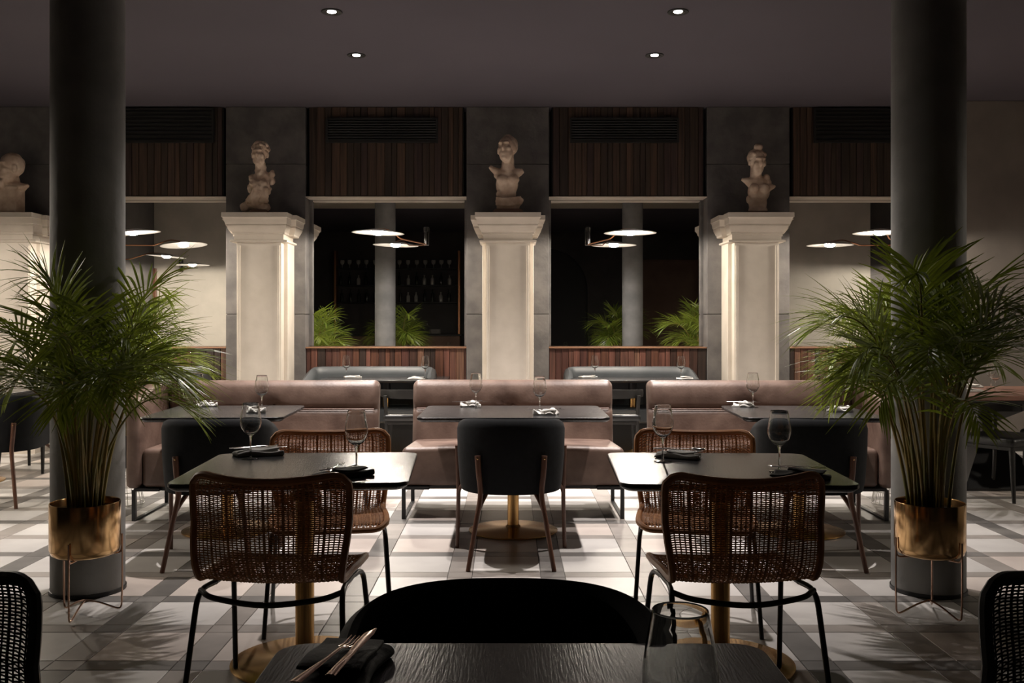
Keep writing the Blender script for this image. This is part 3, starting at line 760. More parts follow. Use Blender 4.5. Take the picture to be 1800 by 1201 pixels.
# ------------------------------------------------------------------ curved shells: dark chairs, banquettes
def ushell(wd, d, yc, yf, z0, z1, th, n=3.0, drop=0.06, rise=0.03, taper=0.94, N=36):
    """U-shaped upholstered wall open to +y; back at yc-d"""
    plan = []
    for k in range(4): plan.append((PI, yf-(yf-yc)*k/4))
    for k in range(N+1): plan.append((PI+PI*k/N, None))
    for k in range(1, 5): plan.append((2*PI, yc+(yf-yc)*k/4))
    def pt(a, y, inset):
        ww, dd = wd-inset, d-inset
        c, s = math.cos(a), math.sin(a)
        x = ww*math.copysign(abs(c)**(2/n), c); yy = yc + dd*math.copysign(abs(s)**(2/n), s)
        return (x, yy if y is None else y)
    R = []; m = len(plan)
    for i, (a, y) in enumerate(plan):
        (px, py) = pt(a, y, 0)
        fr = max(0.0, min(1.0, (py-(yc-d))/(yf-(yc-d))))
        e = min(i, m-1-i)/3.0
        end = 1.0 if e >= 1 else (0.62+0.38*math.sin(e*PI/2))
        zt = z1 - drop*fr**1.6 - (1-end)*0.05; zb = z0 + rise*fr**1.3 + (1-end)*0.03
        ring = []
        sec = [(0.10, 0.0, 0.90), (0.0, 0.12, 0.955), (0.0, 0.5, 0.985), (0.0, 0.88, 1.0), (0.16, 0.965, 1.0), (0.5, 1.0, 1.0), (0.84, 0.965, 1.0), (1.0, 0.88, 1.0), (1.0, 0.4, 0.985), (1.0, 0.06, 0.955), (0.85, 0.0, 0.93)]
        for (u, v, tp) in sec:
            (qx, qy) = pt(a, y, th*u*end if True else 0)
            k = taper+(1-taper)*min(1.0, v*1.6)
            ring.append((qx*k, (qy-yc)*k+yc if qy < yc else qy, zb+(zt-zb)*v))
        R.append(ring)
    return rings(R)
def taper_leg(pts, r0, r1):
    p = smooth_path(pts, 5); return tube(p, [r0+(r1-r0)*i/(len(p)-1) for i in range(len(p))], 10)
def make_dark_chair(label, loc, rz):
    t = thing('upholstered_chair', label, 'chair', loc, rz, 'dark upholstered chairs')
    obj('backrest', ushell(0.30, 0.27, -0.03, 0.2, 0.385, 0.79, 0.055, 2.35, 0.085, 0.02), M['fabric'], t, ang=60)
    def sf(x, y, z):
        z += 0.012*(1-(x/0.25)**2) if z > 0.43 else 0
        k = 1-0.4*max(0, -y)/0.2
        return (x*k, y, z)
    obj('seat', rbox((0.5, 0.44, 0.1), 0.035, (8, 8, 2), 3, (0, 0.02, 0.425), sf), M['fabric'], t)
    for s in (-1, 1):
        obj('leg', taper_leg([(s*0.178, -0.276, 0.595), (s*0.172, -0.278, 0.5), (s*0.163, -0.276, 0.385), (s*0.185, -0.305, 0.25), (s*0.226, -0.36, 0.0)], 0.0165, 0.0125), M['walnut'], t)
        obj('leg', taper_leg([(s*0.308, 0.13, 0.6), (s*0.305, 0.14, 0.48), (s*0.302, 0.145, 0.34), (s*0.305, 0.16, 0.2), (s*0.312, 0.185, 0.0)], 0.0135, 0.0115), M['walnut'], t)
        obj('leg_brace', taper_leg([(s*0.18, -0.3, 0.29), (s*0.155, -0.25, 0.345), (s*0.13, -0.2, 0.39)], 0.011, 0.013), M['walnut'], t)
        obj('leg_brace', taper_leg([(s*0.304, 0.15, 0.3), (s*0.29, 0.13, 0.36), (s*0.255, 0.11, 0.4)], 0.009, 0.011), M['walnut'], t)
        obj('rivet', blob((s*0.178, -0.292, 0.58), (0.005, 0.003, 0.005), n=6), M['copper'], t)
    return t
dc = make_dark_chair('dark upholstered chair with walnut legs at the middle of the picture', (0.01, 5.43, 0), 0.0)
dup(dc, 'dark upholstered chair behind the left foreground table, by the leather arm', (-1.62, 5.42, 0), 0.1)
dup(dc, 'dark upholstered chair behind the right foreground table', (1.68, 5.42, 0), -0.12)
dup(dc, 'black rounded chair across the table at the bottom edge', (-0.008, 1.66, 0), PI)
dup(dc, 'dark upholstered chair with walnut legs at the left edge', (-3.72, 7.12, 0), 0.1)

def make_banquette(label, loc, hw, matl):
    t = thing('banquette', label, 'banquette', loc, 0, 'banquettes under the mirrors')
    obj('backrest', ushell(hw, 0.22, 0.0, 0.28, 0.2, 0.855, 0.1, 5.0, 0.1, 0.0, 0.99, 44), matl, t, ang=60, M=RZ(PI))
    obj('seat', rbox((hw*2-0.19, 0.42, 0.16), 0.04, (8, 3, 1), 3, (0, -0.07, 0.38)), matl, t)
    obj('plinth', bevbox(-hw+0.08, hw-0.08, -0.2, 0.16, 0.0, 0.3, 0.006), M['black'], t, smooth=False)
    return t
make_banquette('blue-grey curved banquette under the mirror left of the middle pedestal', (-1.415, 9.94, 0), 0.67, M['blue_fabric'])
make_banquette('blue-grey curved banquette under the mirror right of the middle pedestal', (1.24, 9.94, 0), 0.68, M['blue_fabric'])
make_banquette('blue-grey curved banquette under the mirror behind the left palm', (-3.75, 9.94, 0), 0.66, M['blue_fabric'])
make_banquette('black curved banquette under the mirror beside the right palm', (3.95, 9.94, 0), 0.58, M['black_leather'])

# ------------------------------------------------------------------ woven rattan chairs
def shell_pt(u, v):
    """u -1..1 across, v 0 (top of back) .. 1 (front of seat)"""
    prof = [(0.0, -0.262, 0.79, 0.262), (0.18, -0.256, 0.69, 0.262), (0.34, -0.244, 0.595, 0.256), (0.46, -0.226, 0.505, 0.246), (0.535, -0.188, 0.452, 0.238), (0.62, -0.11, 0.437, 0.238), (0.8, 0.05, 0.442, 0.245), (0.94, 0.18, 0.446, 0.242), (1.0, 0.228, 0.43, 0.228)]
    for i in range(len(prof)-1):
        if v <= prof[i+1][0] or i == len(prof)-2:
            a, b = prof[i], prof[i+1]; t = (v-a[0])/(b[0]-a[0]); break
    p0 = prof[max(i-1, 0)]; p3 = prof[min(i+2, len(prof)-1)]
    def cr(k):
        q0, q1, q2, q3 = p0[k], a[k], b[k], p3[k]
        m1 = (q2-q0)/max(1e-6, b[0]-p0[0])*(b[0]-a[0]); m2 = (q3-q1)/max(1e-6, p3[0]-a[0])*(b[0]-a[0])
        return (2*t**3-3*t*t+1)*q1 + (t**3-2*t*t+t)*m1 + (-2*t**3+3*t*t)*q2 + (t**3-t*t)*m2
    y, z, hw = cr(1), cr(2), cr(3)
    back = max(0.0, min(1.0, (0.56-v)/0.3))
    uu = u*u
    y += 0.085*uu*back                                   # wraps round the sitter
    z += 0.02*uu*back*max(0, 1-v*4) + 0.022*uu*max(0, 1-abs(v-0.7)/0.35)   # raised corners, dished seat
    # rounded top corners
    tc = max(0.0, (0.10-v)/0.10)
    hw *= 1-0.05*tc**2
    return Vector((u*hw, y, z))
def shell_n(u, v):
    e = 1e-3
    a = shell_pt(min(1, u+e), v)-shell_pt(max(-1, u-e), v); b = shell_pt(u, min(1, v+e))-shell_pt(u, max(0, v-e))
    return a.cross(b).normalized()
def edge_v(u, top=True):
    """v at which the strand of column u ends: rounds the shell's corners"""
    q = max(0.0, (abs(u)-0.80)/0.20)
    return 0.055*(1-math.sqrt(max(0, 1-q*q)))
def make_weave():
    g = G(); NU, NV = 33, 90
    us = [-0.975+1.95*i/(NU-1) for i in range(NU)]
    vsn = [0.012+0.976*j/(NV-1) for j in range(NV)]
    def ribbon(P, Nn, S, hw, ht):
        # 4-sided strand: width along S, thickness along N
        R = []
        for p, n_, s in zip(P, Nn, S): R.append([p+s*hw, p+n_*ht, p-s*hw, p-n_*ht])
        g.add(rings(R))
    for i, u in enumerate(us):                 # uprights
        P, Nn, S = [], [], []
        for j in range(NV):
            v = vsn[j]; ev = edge_v(u)
            v = ev+(1-2*ev)*v
            P.append(shell_pt(u, v)); Nn.append(shell_n(u, v)); S.append((shell_pt(min(1, u+0.01), v)-shell_pt(max(-1, u-0.01), v)).normalized())
        dbl = 0.0025 if i % 4 else 0.0048
        ribbon(P, Nn, S, dbl, 0.0024)
    for j, v in enumerate(vsn):                # weavers
        P, Nn, S = [], [], []
        for i in range(2*NU-1):
            u = -0.985+1.97*i/(2*NU-2); ev = edge_v(u); vv = ev+(1-2*ev)*v
            n_ = shell_n(u, vv)
            off = 0.0026*math.cos(PI*(i/2.0)+PI*j)
            P.append(shell_pt(u, vv)+n_*off); Nn.append(n_); S.append((shell_pt(u, min(1, vv+0.006))-shell_pt(u, max(0, vv-0.006))).normalized())
        ribbon(P, Nn, S, 0.0022, 0.0016)
    return g
def make_rim():
    P = []
    n = 40
    for i in range(n+1):
        u = -1+2*i/n; P.append(shell_pt(u, edge_v(u)))
    for j in range(1, 44):
        v = 0.055+0.89*j/44; P.append(shell_pt(1, v))
    for i in range(n+1):
        u = 1-2*i/n; P.append(shell_pt(u, 1-edge_v(u)))
    for j in range(1, 44):
        v = 0.945-0.89*j/44; P.append(shell_pt(-1, v))
    # closed tube
    m = len(P); R = []; k = 8
    for i in range(m):
        t = (P[(i+1) % m]-P[i-1]).normalized()
        if i == 0: u_ = Vector((0, 0.3, 1))
        s = t.cross(u_).normalized(); u_ = s.cross(t).normalized()
        R.append([P[i]+(s*math.cos(2*PI*q/k)+u_*math.sin(2*PI*q/k))*0.0125 for q in range(k)])
    R.append(R[0])
    return rings(R, cap=False)
def make_rattan_chair(label, loc, rz):
    t = thing('rattan_chair', label, 'chair', loc, rz, 'woven rattan chairs')
    w_ = obj('woven_shell', make_weave(), M['rattan'], t, smooth=False, fix=False); w_['kind'] = 'stuff'
    obj('rim', make_rim(), M['rattan_rim'], t)
    for s in (-1, 1):
        obj('leg', tube(round_path([(s*0.268, -0.27, 0), (s*0.24, -0.185, 0.420), (s*0.225, -0.06, 0.416)], 0.06), 0.0095, 10), M['black_metal'], t)
        obj('leg', tube(round_path([(s*0.262, 0.24, 0), (s*0.238, 0.15, 0.413), (s*0.225, 0.04, 0.416)], 0.06), 0.0095, 10), M['black_metal'], t)
        obj('seat_rail', tube([(s*0.225, -0.07, 0.416), (s*0.225, 0.05, 0.416)], 0.0095, 10), M['black_metal'], t)
        obj('glide', lathe([(0.011, 0.0), (0.011, 0.012)], 10), M['black'], t, M=T(s*0.2675, -0.268, 0))
    obj('rear_bar', tube(smooth_path([(-0.238, -0.17, 0.416), (-0.17, -0.225, 0.405), (0, -0.25, 0.392), (0.17, -0.225, 0.405), (0.238, -0.17, 0.416)], 6), 0.0095, 10), M['black_metal'], t)
    obj('cross_bar', tube([(-0.225, 0.02, 0.416), (0.225, 0.02, 0.416)], 0.0085, 8), M['black_metal'], t)
    return t
rc = make_rattan_chair('dark brown woven rattan chair seen from behind at the left foreground table', (-0.775, 3.36, 0), -0.06)
dup(rc, 'dark brown woven rattan chair seen from behind at the right foreground table', (0.762, 3.36, 0), 0.06)
dup(rc, 'tan woven rattan chair facing the camera across the left foreground table', (-0.79, 4.26, 0), PI+0.16)
dup(rc, 'tan woven rattan chair facing the camera across the right foreground table', (0.82, 4.26, 0), PI-0.16)
bk = {'brown_rattan': M['rattan_black'], 'brown_rattan_rim': M['rattan_black']}
dup(rc, 'black woven chair cut off by the bottom left corner', (-1.17, 1.68, 0), PI, mats=bk)
dup(rc, 'black woven chair cut off by the bottom right corner', (1.175, 1.68, 0), PI, mats=bk)

# ------------------------------------------------------------------ black leather-seat chairs
def make_rail_chair(label, loc, rz):
    t = thing('leather_seat_chair', label, 'chair', loc, rz, 'black leather-seat chairs')
    obj('seat', rbox((0.48, 0.46, 0.07), 0.03, (6, 6, 1), 3, (0, 0, 0.435)), M['black_leather'], t)
    obj('seat_frame', bevbox(-0.22, 0.22, -0.21, 0.21, 0.375, 0.405, 0.006), M['black_wood'], t, smooth=False)
    for s in (-1, 1):
        obj('leg', taper_leg([(s*0.2, 0.19, 0.4), (s*0.205, 0.2, 0.2), (s*0.215, 0.215, 0)], 0.022, 0.013), M['black_wood'], t)
        obj('leg', taper_leg([(s*0.22, -0.21, 0.64), (s*0.21, -0.2, 0.42), (s*0.21, -0.205, 0.2), (s*0.22, -0.225, 0)], 0.018, 0.013), M['black_wood'], t)
    R = []
    for i in range(25):
        a = PI+PI*i/24; x = 0.265*math.cos(a); y = -0.02+0.235*math.sin(a)*1.0
        ox, oy = math.cos(a), math.sin(a); hh = 0.03+0.012*abs(math.sin(a))
        R.append([(x+ox*0.012, y+oy*0.012, 0.655-hh), (x+ox*0.016, y+oy*0.016, 0.655), (x+ox*0.012, y+oy*0.012, 0.655+hh), (x-ox*0.012, y-oy*0.012, 0.655+hh), (x-ox*0.014, y-oy*0.014, 0.655), (x-ox*0.012, y-oy*0.012, 0.655-hh)])
    obj('top_rail', rings(R), M['black_wood'], t, ang=50)
    return t
lc = make_rail_chair('black leather-seat chair at the right edge, by the flared table base', (3.72, 7.28, 0), -2.6)
dup(lc, 'black leather-seat chair at the right edge, half under the wooden table', (4.32, 7.5, 0), 0.15)
dup(lc, 'black chair seen in the gap left of the centre bench', (-0.93, 9.1, 0), 0.05)
dup(lc, 'black chair behind the left leather bench, at the far table', (-1.6, 9.1, 0), -0.05)
dup(lc, 'black chair seen in the gap right of the centre bench', (0.98, 9.1, 0), -0.05)
dup(lc, 'black chair behind the right leather bench, at the far table', (1.62, 9.1, 0), 0.05)
dup(lc, 'black leather-seat chair between the left edge and the left column', (-4.22, 8.62, 0), PI-0.15)
dup(lc, 'black chair at the far table behind the left column', (-3.7, 9.1, 0), 0.05)

# ------------------------------------------------------------------ potted palms
def make_frond(reach, rise, z_end, seed, blade=0.3, base_r=0.05, pairs=19, yellow=False):
    """frond in the x-z plane growing from (base_r,0,0) up and out to x=reach; returns stem, leaflets"""
    rnd = random.Random(seed)
    p0 = Vector((base_r, 0, 0)); p1 = Vector((base_r+reach*0.10, 0, rise*0.62)); p2 = Vector((base_r+reach*0.42, 0, rise*1.08)); p3 = Vector((reach, 0, z_end))
    def bz(t): return p0*(1-t)**3+p1*3*t*(1-t)**2+p2*3*t*t*(1-t)+p3*t**3
    path = [bz(i/18) for i in range(19)]
    stem = tube(path, [0.0075*(1-i/18)+0.0012 for i in range(19)], 6)
    g = G()
    t0 = 0.44
    for i in range(pairs):
        t = t0+(1-t0)*(i+0.5)/pairs
        for s in (-1, 1):
            tt = min(1, t+rnd.uniform(-0.006, 0.006)); p = bz(tt); Tn = (bz(min(1, tt+0.01))-bz(tt-0.01)).normalized()
            S = Tn.cross(Vector((0,0,1)))
            S = Vector((0,-1,0)) if S.length < 1e-4 else S.normalized()
            Nn = S.cross(Tn).normalized()
            f = (t-t0)/(1-t0)
            L = blade*(0.62+0.75*math.sin(PI*min(1, f*0.85+0.12)))*(1-0.45*f**3)*rnd.uniform(0.85, 1.12)
            d = (Tn*(0.55+0.75*f)+S*s*(0.95-0.35*f)+Nn*rnd.uniform(0.15, 0.4)).normalized()
            droop = L*rnd.uniform(0.12, 0.42); wmax = 0.0072*rnd.uniform(0.85, 1.15)
            R = []
            for k in range(6):
                q = k/5.0
                c = p+d*L*q+Vector((0,0,-1))*droop*q*q
                dd = (d*L+Vector((0,0,-1))*droop*2*q).normalized()
                wv = dd.cross(Nn).normalized(); wd = wmax*(0.35+1.3*q if q < 0.5 else 1.0*(1-q)*2.0)+0.0006
                nn = wv.cross(dd)
                R.append((c-wv*wd+nn*wd*0.35, c, c+wv*wd+nn*wd*0.35))
            o = len(g.v)
            for r_ in R: g.v += [tuple(a) for a in r_]
            for k in range(5):
                for e in (0, 1): g.f.append((o+k*3+e, o+k*3+e+1, o+(k+1)*3+e+1, o+(k+1)*3+e))
    return stem, g
FR = []
specs = [(0.46,0.90,0.84,.30),(0.52,0.84,0.60,.31),(0.34,0.98,0.94,.29),(0.54,0.76,0.50,.28),(0.22,1.0,0.98,.27),(0.43,0.74,0.50,.27),(0.50,0.92,0.74,.31),(0.32,0.70,0.50,.24),(0.50,0.70,0.46,.25)]
for k, (a, b_, c, bl) in enumerate(specs):
    st, gl = make_frond(a, b_, c, 40+k, bl)
    ms = mesh_of('stem', st); fix_normals(ms); ms.materials.append(M['stem']); ms.polygons.foreach_set('use_smooth', [True]*len(ms.polygons))
    ml = mesh_of('frond', gl); ml.materials.append(M['leaf'])
    FR.append((ms, ml))
def add_fronds(t, z, seed, n, sc=1.0, picks=None, az0=0.0, avoid=None, high=None):
    rnd = random.Random(seed)
    for k in range(n):
        q = (picks[k % len(picks)] if picks else k) % len(FR)
        az = az0+k*2.39996+rnd.uniform(-0.25, 0.25)
        if avoid is not None:                       # grow past the column, not through it
            d = (az+t.rotation_euler.z-avoid+PI) % (2*PI)-PI
            if abs(d) < 0.75: az += math.copysign(0.75-abs(d)*0.6, d)
        if high is not None and abs((az+t.rotation_euler.z-high+PI) % (2*PI)-PI) < 1.2: q = (0, 2, 4, 6)[k % 4]
        ms, ml = FR[q]
        s = sc*rnd.uniform(0.86, 1.08)
        Mx = T(rnd.uniform(-0.03, 0.03), rnd.uniform(-0.03, 0.03), z) @ RZ(az) @ RY(rnd.uniform(-0.07, 0.07)) @ Matrix.Diagonal((s*rnd.uniform(0.85, 1.1), s, s*rnd.uniform(0.93, 1.03), 1))
        f = obj('frond', ml, None, t, M=Mx)
        obj('stem', ms, None, f)
    # bare canes rising from the soil
    for k in range(9):
        a = k*0.7+rnd.uniform(-0.2, 0.2); r0 = rnd.uniform(0.01, 0.05); r1 = r0+rnd.uniform(0.02, 0.1); h = rnd.uniform(0.4, 0.62)
        obj('cane', tube(smooth_path([(r0*math.cos(a), r0*math.sin(a), z-0.02), (r1*0.6*math.cos(a), r1*0.6*math.sin(a), z+h*0.55), (r1*math.cos(a), r1*math.sin(a), z+h)], 4), 0.0075, 6), M['stem'], t)
def brass_planter(t):
    rz0, rz1 = 0.272, 0.508; r = 0.148
    obj('pot', lathe([(0.0001, rz0), (r-0.03, rz0), (r-0.008, rz0+0.012), (r, rz0+0.035), (r, rz1-0.003), (r-0.001, rz1), (r-0.004, rz1), (r-0.005, rz1-0.004), (r-0.005, rz0+0.04), (0.0001, rz0+0.03)], 56), M['copper'], t, ang=50)
    obj('soil', lathe([(0.0001, rz1-0.03), (0.08, rz1-0.032), (r-0.006, rz1-0.04)], 32), M['soil'], t)
    for k in range(3):
        a = 2*PI*k/3+0.5; c, s = math.cos(a), math.sin(a); R_ = r+0.006
        obj('stand_leg', tube(round_path([(0.0, 0.0, 0.07), (c*R_*0.35, s*R_*0.35, 0.055), (c*R_*0.98, s*R_*0.98, 0.006), (c*R_, s*R_, 0.12), (c*R_, s*R_, 0.35)], 0.03), 0.0042, 7), M['bronze'], t)
        obj('stand_hook', tube(round_path([(c*R_, s*R_, 0.3), (c*R_*0.96, s*R_*0.96, 0.265), (c*0.06, s*0.06, 0.265), (0, 0, 0.265)], 0.02), 0.004, 7), M['bronze'], t)
t = thing('potted_palm', 'areca palm in a brass pot on a thin stand, before the left column', 'potted palm', (-1.885, 4.30, 0), 0, 'areca palms in brass pots')
brass_planter(t); add_fronds(t, 0.48, 3, 27, 1.0, az0=0.3, avoid=1.95)
t = thing('potted_palm', 'areca palm in a brass pot on a thin stand, before the right column', 'potted palm', (1.87, 4.30, 0), 0.6, 'areca palms in brass pots')
brass_planter(t); add_fronds(t, 0.48, 11, 27, 1.0, az0=1.2, avoid=1.18, high=-0.15)
def wire_planter(t):
    obj('pot', lathe([(0.0001, 0.26), (0.1, 0.26), (0.125, 0.3), (0.14, 0.5), (0.135, 0.5), (0.12, 0.3), (0.0001, 0.28)], 36), M['black'], t)
    obj('soil', lathe([(0.0001, 0.47), (0.13, 0.465)], 24), M['soil'], t)
    wires = G()
    for k in range(26):
        a = 2*PI*k/26; c, s = math.cos(a), math.sin(a)
        wires.add(tube([(c*0.15, s*0.15, 0.0), (c*0.1, s*0.1, 0.27)], 0.0022, 5))
    obj('wire_cage', wires, M['white_wire'], t)
    for z, r in ((0.004, 0.15), (0.09, 0.133), (0.18, 0.117), (0.265, 0.101)):
        obj('wire_ring', lathe([(r+0.003*math.cos(PI*i/3), z+0.003*math.sin(PI*i/3)) for i in range(6)], 36, True), M['white_wire'], t)
t = thing('potted_palm', 'palm on a white wire stand behind the right leather bench', 'potted palm', (2.78, 7.0, 0), 1.0, 'palms on wire stands')
wire_planter(t); add_fronds(t, 0.46, 21, 28, 1.05, az0=0.0)
t = thing('potted_palm', 'palm on a white wire stand behind the left leather bench', 'potted palm', (-2.8, 7.0, 0), 2.2, 'palms on wire stands')
wire_planter(t); add_fronds(t, 0.46, 31, 28, 1.0, az0=0.8)

# ------------------------------------------------------------------ wine glasses, napkins, cutlery
def make_glass(label, loc, first=[None]):
    if first[0] is None:
        t = thing('wine_glass', label, 'wine glass', loc, 0, 'empty stemmed wine glasses')
        prof = [(0.0001, 0.096), (0.012, 0.098), (0.026, 0.108), (0.037, 0.124), (0.0425, 0.142), (0.0425, 0.158), (0.039, 0.185), (0.034, 0.212), (0.0319, 0.2242), (0.0315, 0.226)]
        inn = [(max(r-0.0009, 0.0001), z+(0.004 if i < 2 else 0.001*(1-i/9) if i < 9 else 0)) for i, (r, z) in enumerate(prof)]
        obj('bowl', lathe(prof + [(prof[-1][0]-0.0006, 0.2266)] + list(reversed(inn[:-1])), 32), M['glass'], t, ang=42)
        obj('stem', lathe([(0.0001, 0.0045), (0.006, 0.006), (0.0042, 0.014), (0.0034, 0.05), (0.0042, 0.082), (0.0085, 0.094), (0.0001, 0.0965)], 16), M['glass'], t, ang=80)
        obj('foot', lathe([(0.0001, 0.0), (0.0365, 0.0), (0.037, 0.0012), (0.0345, 0.0022), (0.012, 0.0036), (0.0001, 0.0046)], 32), M['glass'], t, ang=60)
        first[0] = t; return t
    return dup(first[0], label, loc)
GZ = 0.7505
for lab, x, y in [
    ('wine glass at the far left side of the left foreground table', -1.05, 3.93), ('wine glass at the near right side of the left foreground table', -0.567, 3.59),
    ('wine glass at the far left side of the right foreground table', 0.61, 3.84), ('wine glass at the near right side of the right foreground table', 1.0, 3.58),
    ('large cut-off wine glass at the bottom edge of the picture', 0.192, 1.085),
    ('left wine glass on the table before the centre bench', -0.218, 6.33), ('right wine glass on the table before the centre bench', 0.188, 5.95),
    ('left wine glass on the table before the left corner bench', -2.04, 6.33), ('right wine glass on the table before the left corner bench', -1.55, 6.06),
    ('left wine glass on the table before the right corner bench', 1.6, 6.35), ('right wine glass on the table before the right corner bench', 1.985, 6.16),
    ('left wine glass on the mirror table left of the middle pedestal', -1.66, 9.86), ('right wine glass on the mirror table left of the middle pedestal', -0.84, 9.68),
    ('left wine glass on the mirror table right of the middle pedestal', 0.875, 9.86), ('right wine glass on the mirror table right of the middle pedestal', 1.72, 9.68),
    ('farther wine glass on the reddish wooden table at the right edge', 4.11, 8.25), ('nearer wine glass on the reddish wooden table at the right edge', 3.88, 7.72)]:
    make_glass(lab, (x, y, GZ))

def make_napkin(label, loc, rz, matl, L=0.2, W=0.1, h=0.018, seed=0, crumple=1.0):
    rnd = random.Random(seed); ph = rnd.uniform(0, 6)
    def fn(x, y, z):
        if z > h*0.5: z += crumple*(0.005*math.sin(x*40*crumple**0.5+ph)+0.004*math.sin(y*55+x*18+ph))
        return (x+0.008*math.sin(y*30+ph), y+0.006*math.sin(x*28+ph), max(z, 0.0005))
    t = thing('napkin', label, 'napkin', loc, rz, 'folded linen napkins')
    obj('fold', rbox((L, W, h), h*0.45, (14, 8, 1), 2, (0, 0, h*0.5), fn), matl, t)
    obj('flap', rbox((L*0.62, W*0.86, 0.006), 0.0028, (10, 6, 1), 2, (L*0.12, 0.004, h+0.004), lambda x, y, z: (x, y, z+0.004*math.sin(x*35+ph+1)+0.0035)), matl, t)
    return t
def strip(pts, hw, th=0.0012):
    """flat bar through pts (x,y,z) with half widths hw, width across y"""
    R = [[(x, y+w_, z), (x, y+w_*0.6, z+th), (x, y-w_*0.6, z+th), (x, y-w_, z), (x, y, z-th)] for (x, y, z), w_ in zip(pts, hw)]
    return rings(R)
def make_fork(label, loc, rz, matl, tilt=0.0):
    t = thing('fork', label, 'fork', loc, rz, 'forks on the napkins')
    obj('handle', strip([(-0.1,0,0.002),(-0.06,0,0.003),(0,0,0.004),(0.04,0,0.006),(0.055,0,0.003)], [0.009,0.007,0.0035,0.003,0.009]), matl, t, M=RY(tilt))
    for k in range(4):
        y = -0.0105+0.007*k
        obj('tine', strip([(0.052,y*0.85,0.003),(0.075,y,0.001),(0.1,y,0.006)], [0.0024,0.0019,0.0009]), matl, t, M=RY(tilt))
    return t
def make_knife(label, loc, rz, matl, tilt=0.0):
    t = thing('knife', label, 'knife', loc, rz, 'knives on the napkins')
    obj('handle', strip([(-0.11,0,0.003),(-0.07,0,0.004),(-0.01,0,0.004)], [0.008,0.007,0.006], 0.0022), matl, t, M=RY(tilt))
    obj('blade', strip([(-0.01,0,0.004),(0.03,0.001,0.004),(0.08,0.001,0.004),(0.105,-0.003,0.004)], [0.006,0.0085,0.0085,0.001], 0.0009), matl, t, M=RY(tilt))
    return t
def make_spoon(label, loc, rz, matl):
    t = thing('spoon', label, 'spoon', loc, rz, 'spoons on the napkins')
    obj('handle', strip([(-0.1,0,0.003),(-0.05,0,0.004),(0.03,0,0.006),(0.05,0,0.005)], [0.008,0.006,0.003,0.004]), matl, t)
    obj('spoon_bowl', blob((0.076, 0, 0.006), (0.03, 0.019, 0.006), n=10), matl, t)
    return t
NZ = 0.7502
# foreground bottom table
make_napkin('black folded napkin under bronze cutlery at the bottom edge', (-0.262, 1.49, NZ), PI/2-0.12, M['napkin_dark'], 0.24, 0.115, 0.022, 1)
make_fork('bronze fork on the black napkin at the bottom edge', (-0.275, 1.47, NZ+0.036), PI/2-0.3, M['bronze'])
make_knife('bronze knife on the black napkin at the bottom edge', (-0.24, 1.50, NZ+0.038), PI/2-0.16, M['bronze'])
sets = [
    ('the left foreground table, far side', (-1.045, 4.03), 0.35, 'napkin_grey', 'steel', 0.19, 'fk'),
    ('the left foreground table, near right corner', (-0.598, 3.47), 0.75, 'napkin_dark', 'steel', 0.2, 'fk'),
    ('the right foreground table, far left corner', (0.69, 3.96), -0.5, 'napkin_grey', 'steel', 0.19, 'sk'),
    ('the right foreground table, near right corner', (1.04, 3.46), -0.45, 'napkin_dark', 'steel', 0.2, 'fk'),
    ('the centre bench table, far side', (-0.26, 6.42), 0.2, 'napkin_light', 'steel', 0.14, 'fk'),
    ('the centre bench table, near side', (0.225, 5.84), -0.15, 'napkin_light', 'steel', 0.14, 'fk'),
    ('the left corner bench table, far side', (-2.02, 6.42), 0.4, 'napkin_light', 'steel', 0.14, 'fk'),
    ('the left corner bench table, near side', (-1.575, 5.97), 0.15, 'napkin_light', 'steel', 0.14, 'fk'),
    ('the right corner bench table, far side', (1.545, 6.40), -0.3, 'napkin_light', 'steel', 0.14, 'fk'),
    ('the right corner bench table, near right corner', (2.07, 6.04), -0.1, 'napkin_light', 'steel', 0.14, 'fk')]
for k, (where, (x, y), rz, nm, cm, L, kinds) in enumerate(sets):
    shade = {'napkin_grey': 'grey', 'napkin_dark': 'charcoal', 'napkin_light': 'white'}[nm]
    make_napkin('%s folded napkin on %s' % (shade, where), (x, y, NZ), rz, M[nm], L, 0.095 if L > 0.15 else 0.085, 0.018, 10+k, 1.0 if L > 0.15 else 2.6)
    c, s = math.cos(rz), math.sin(rz)
    pos = lambda dx, dy: (x+dx*c-dy*s, y+dx*s+dy*c)
    fa = rz+(0.75 if k == 1 else 0.1)
    if 'f' in kinds: make_fork('steel fork on the %s napkin of %s' % (shade, where), (*pos(-0.015, 0.022), NZ+0.031), fa, M[cm])
    if 's' in kinds: make_spoon('steel spoon on the %s napkin of %s' % (shade, where), (*pos(0.0, 0.022), NZ+0.031), rz+0.1, M[cm])
    if 'k' in kinds: make_knife('steel knife on the %s napkin of %s' % (shade, where), (*pos(0.01, -0.02), NZ+0.031), rz-0.08, M[cm])
for lab, x, y, rz in [('white napkin beside the left glass of the mirror table left of the middle pedestal', -1.59, 9.83, 0.2), ('white napkin beside the right glass of the mirror table left of the middle pedestal', -0.93, 9.62, -0.3),
    ('white napkin beside the left glass of the mirror table right of the middle pedestal', 0.80, 9.84, 0.4), ('white napkin beside the right glass of the mirror table right of the middle pedestal', 1.74, 9.6, 0.1),
    ('farther white napkin on the reddish wooden table', 3.92, 8.42, 0.0), ('nearer white napkin on the reddish wooden table', 3.66, 7.85, 0.0)]:
    make_napkin(lab, (x, y, NZ), rz, M['napkin_light'], 0.17 if y > 9 else 0.34, 0.08 if y > 9 else 0.2, 0.014, int(x*10)+50)

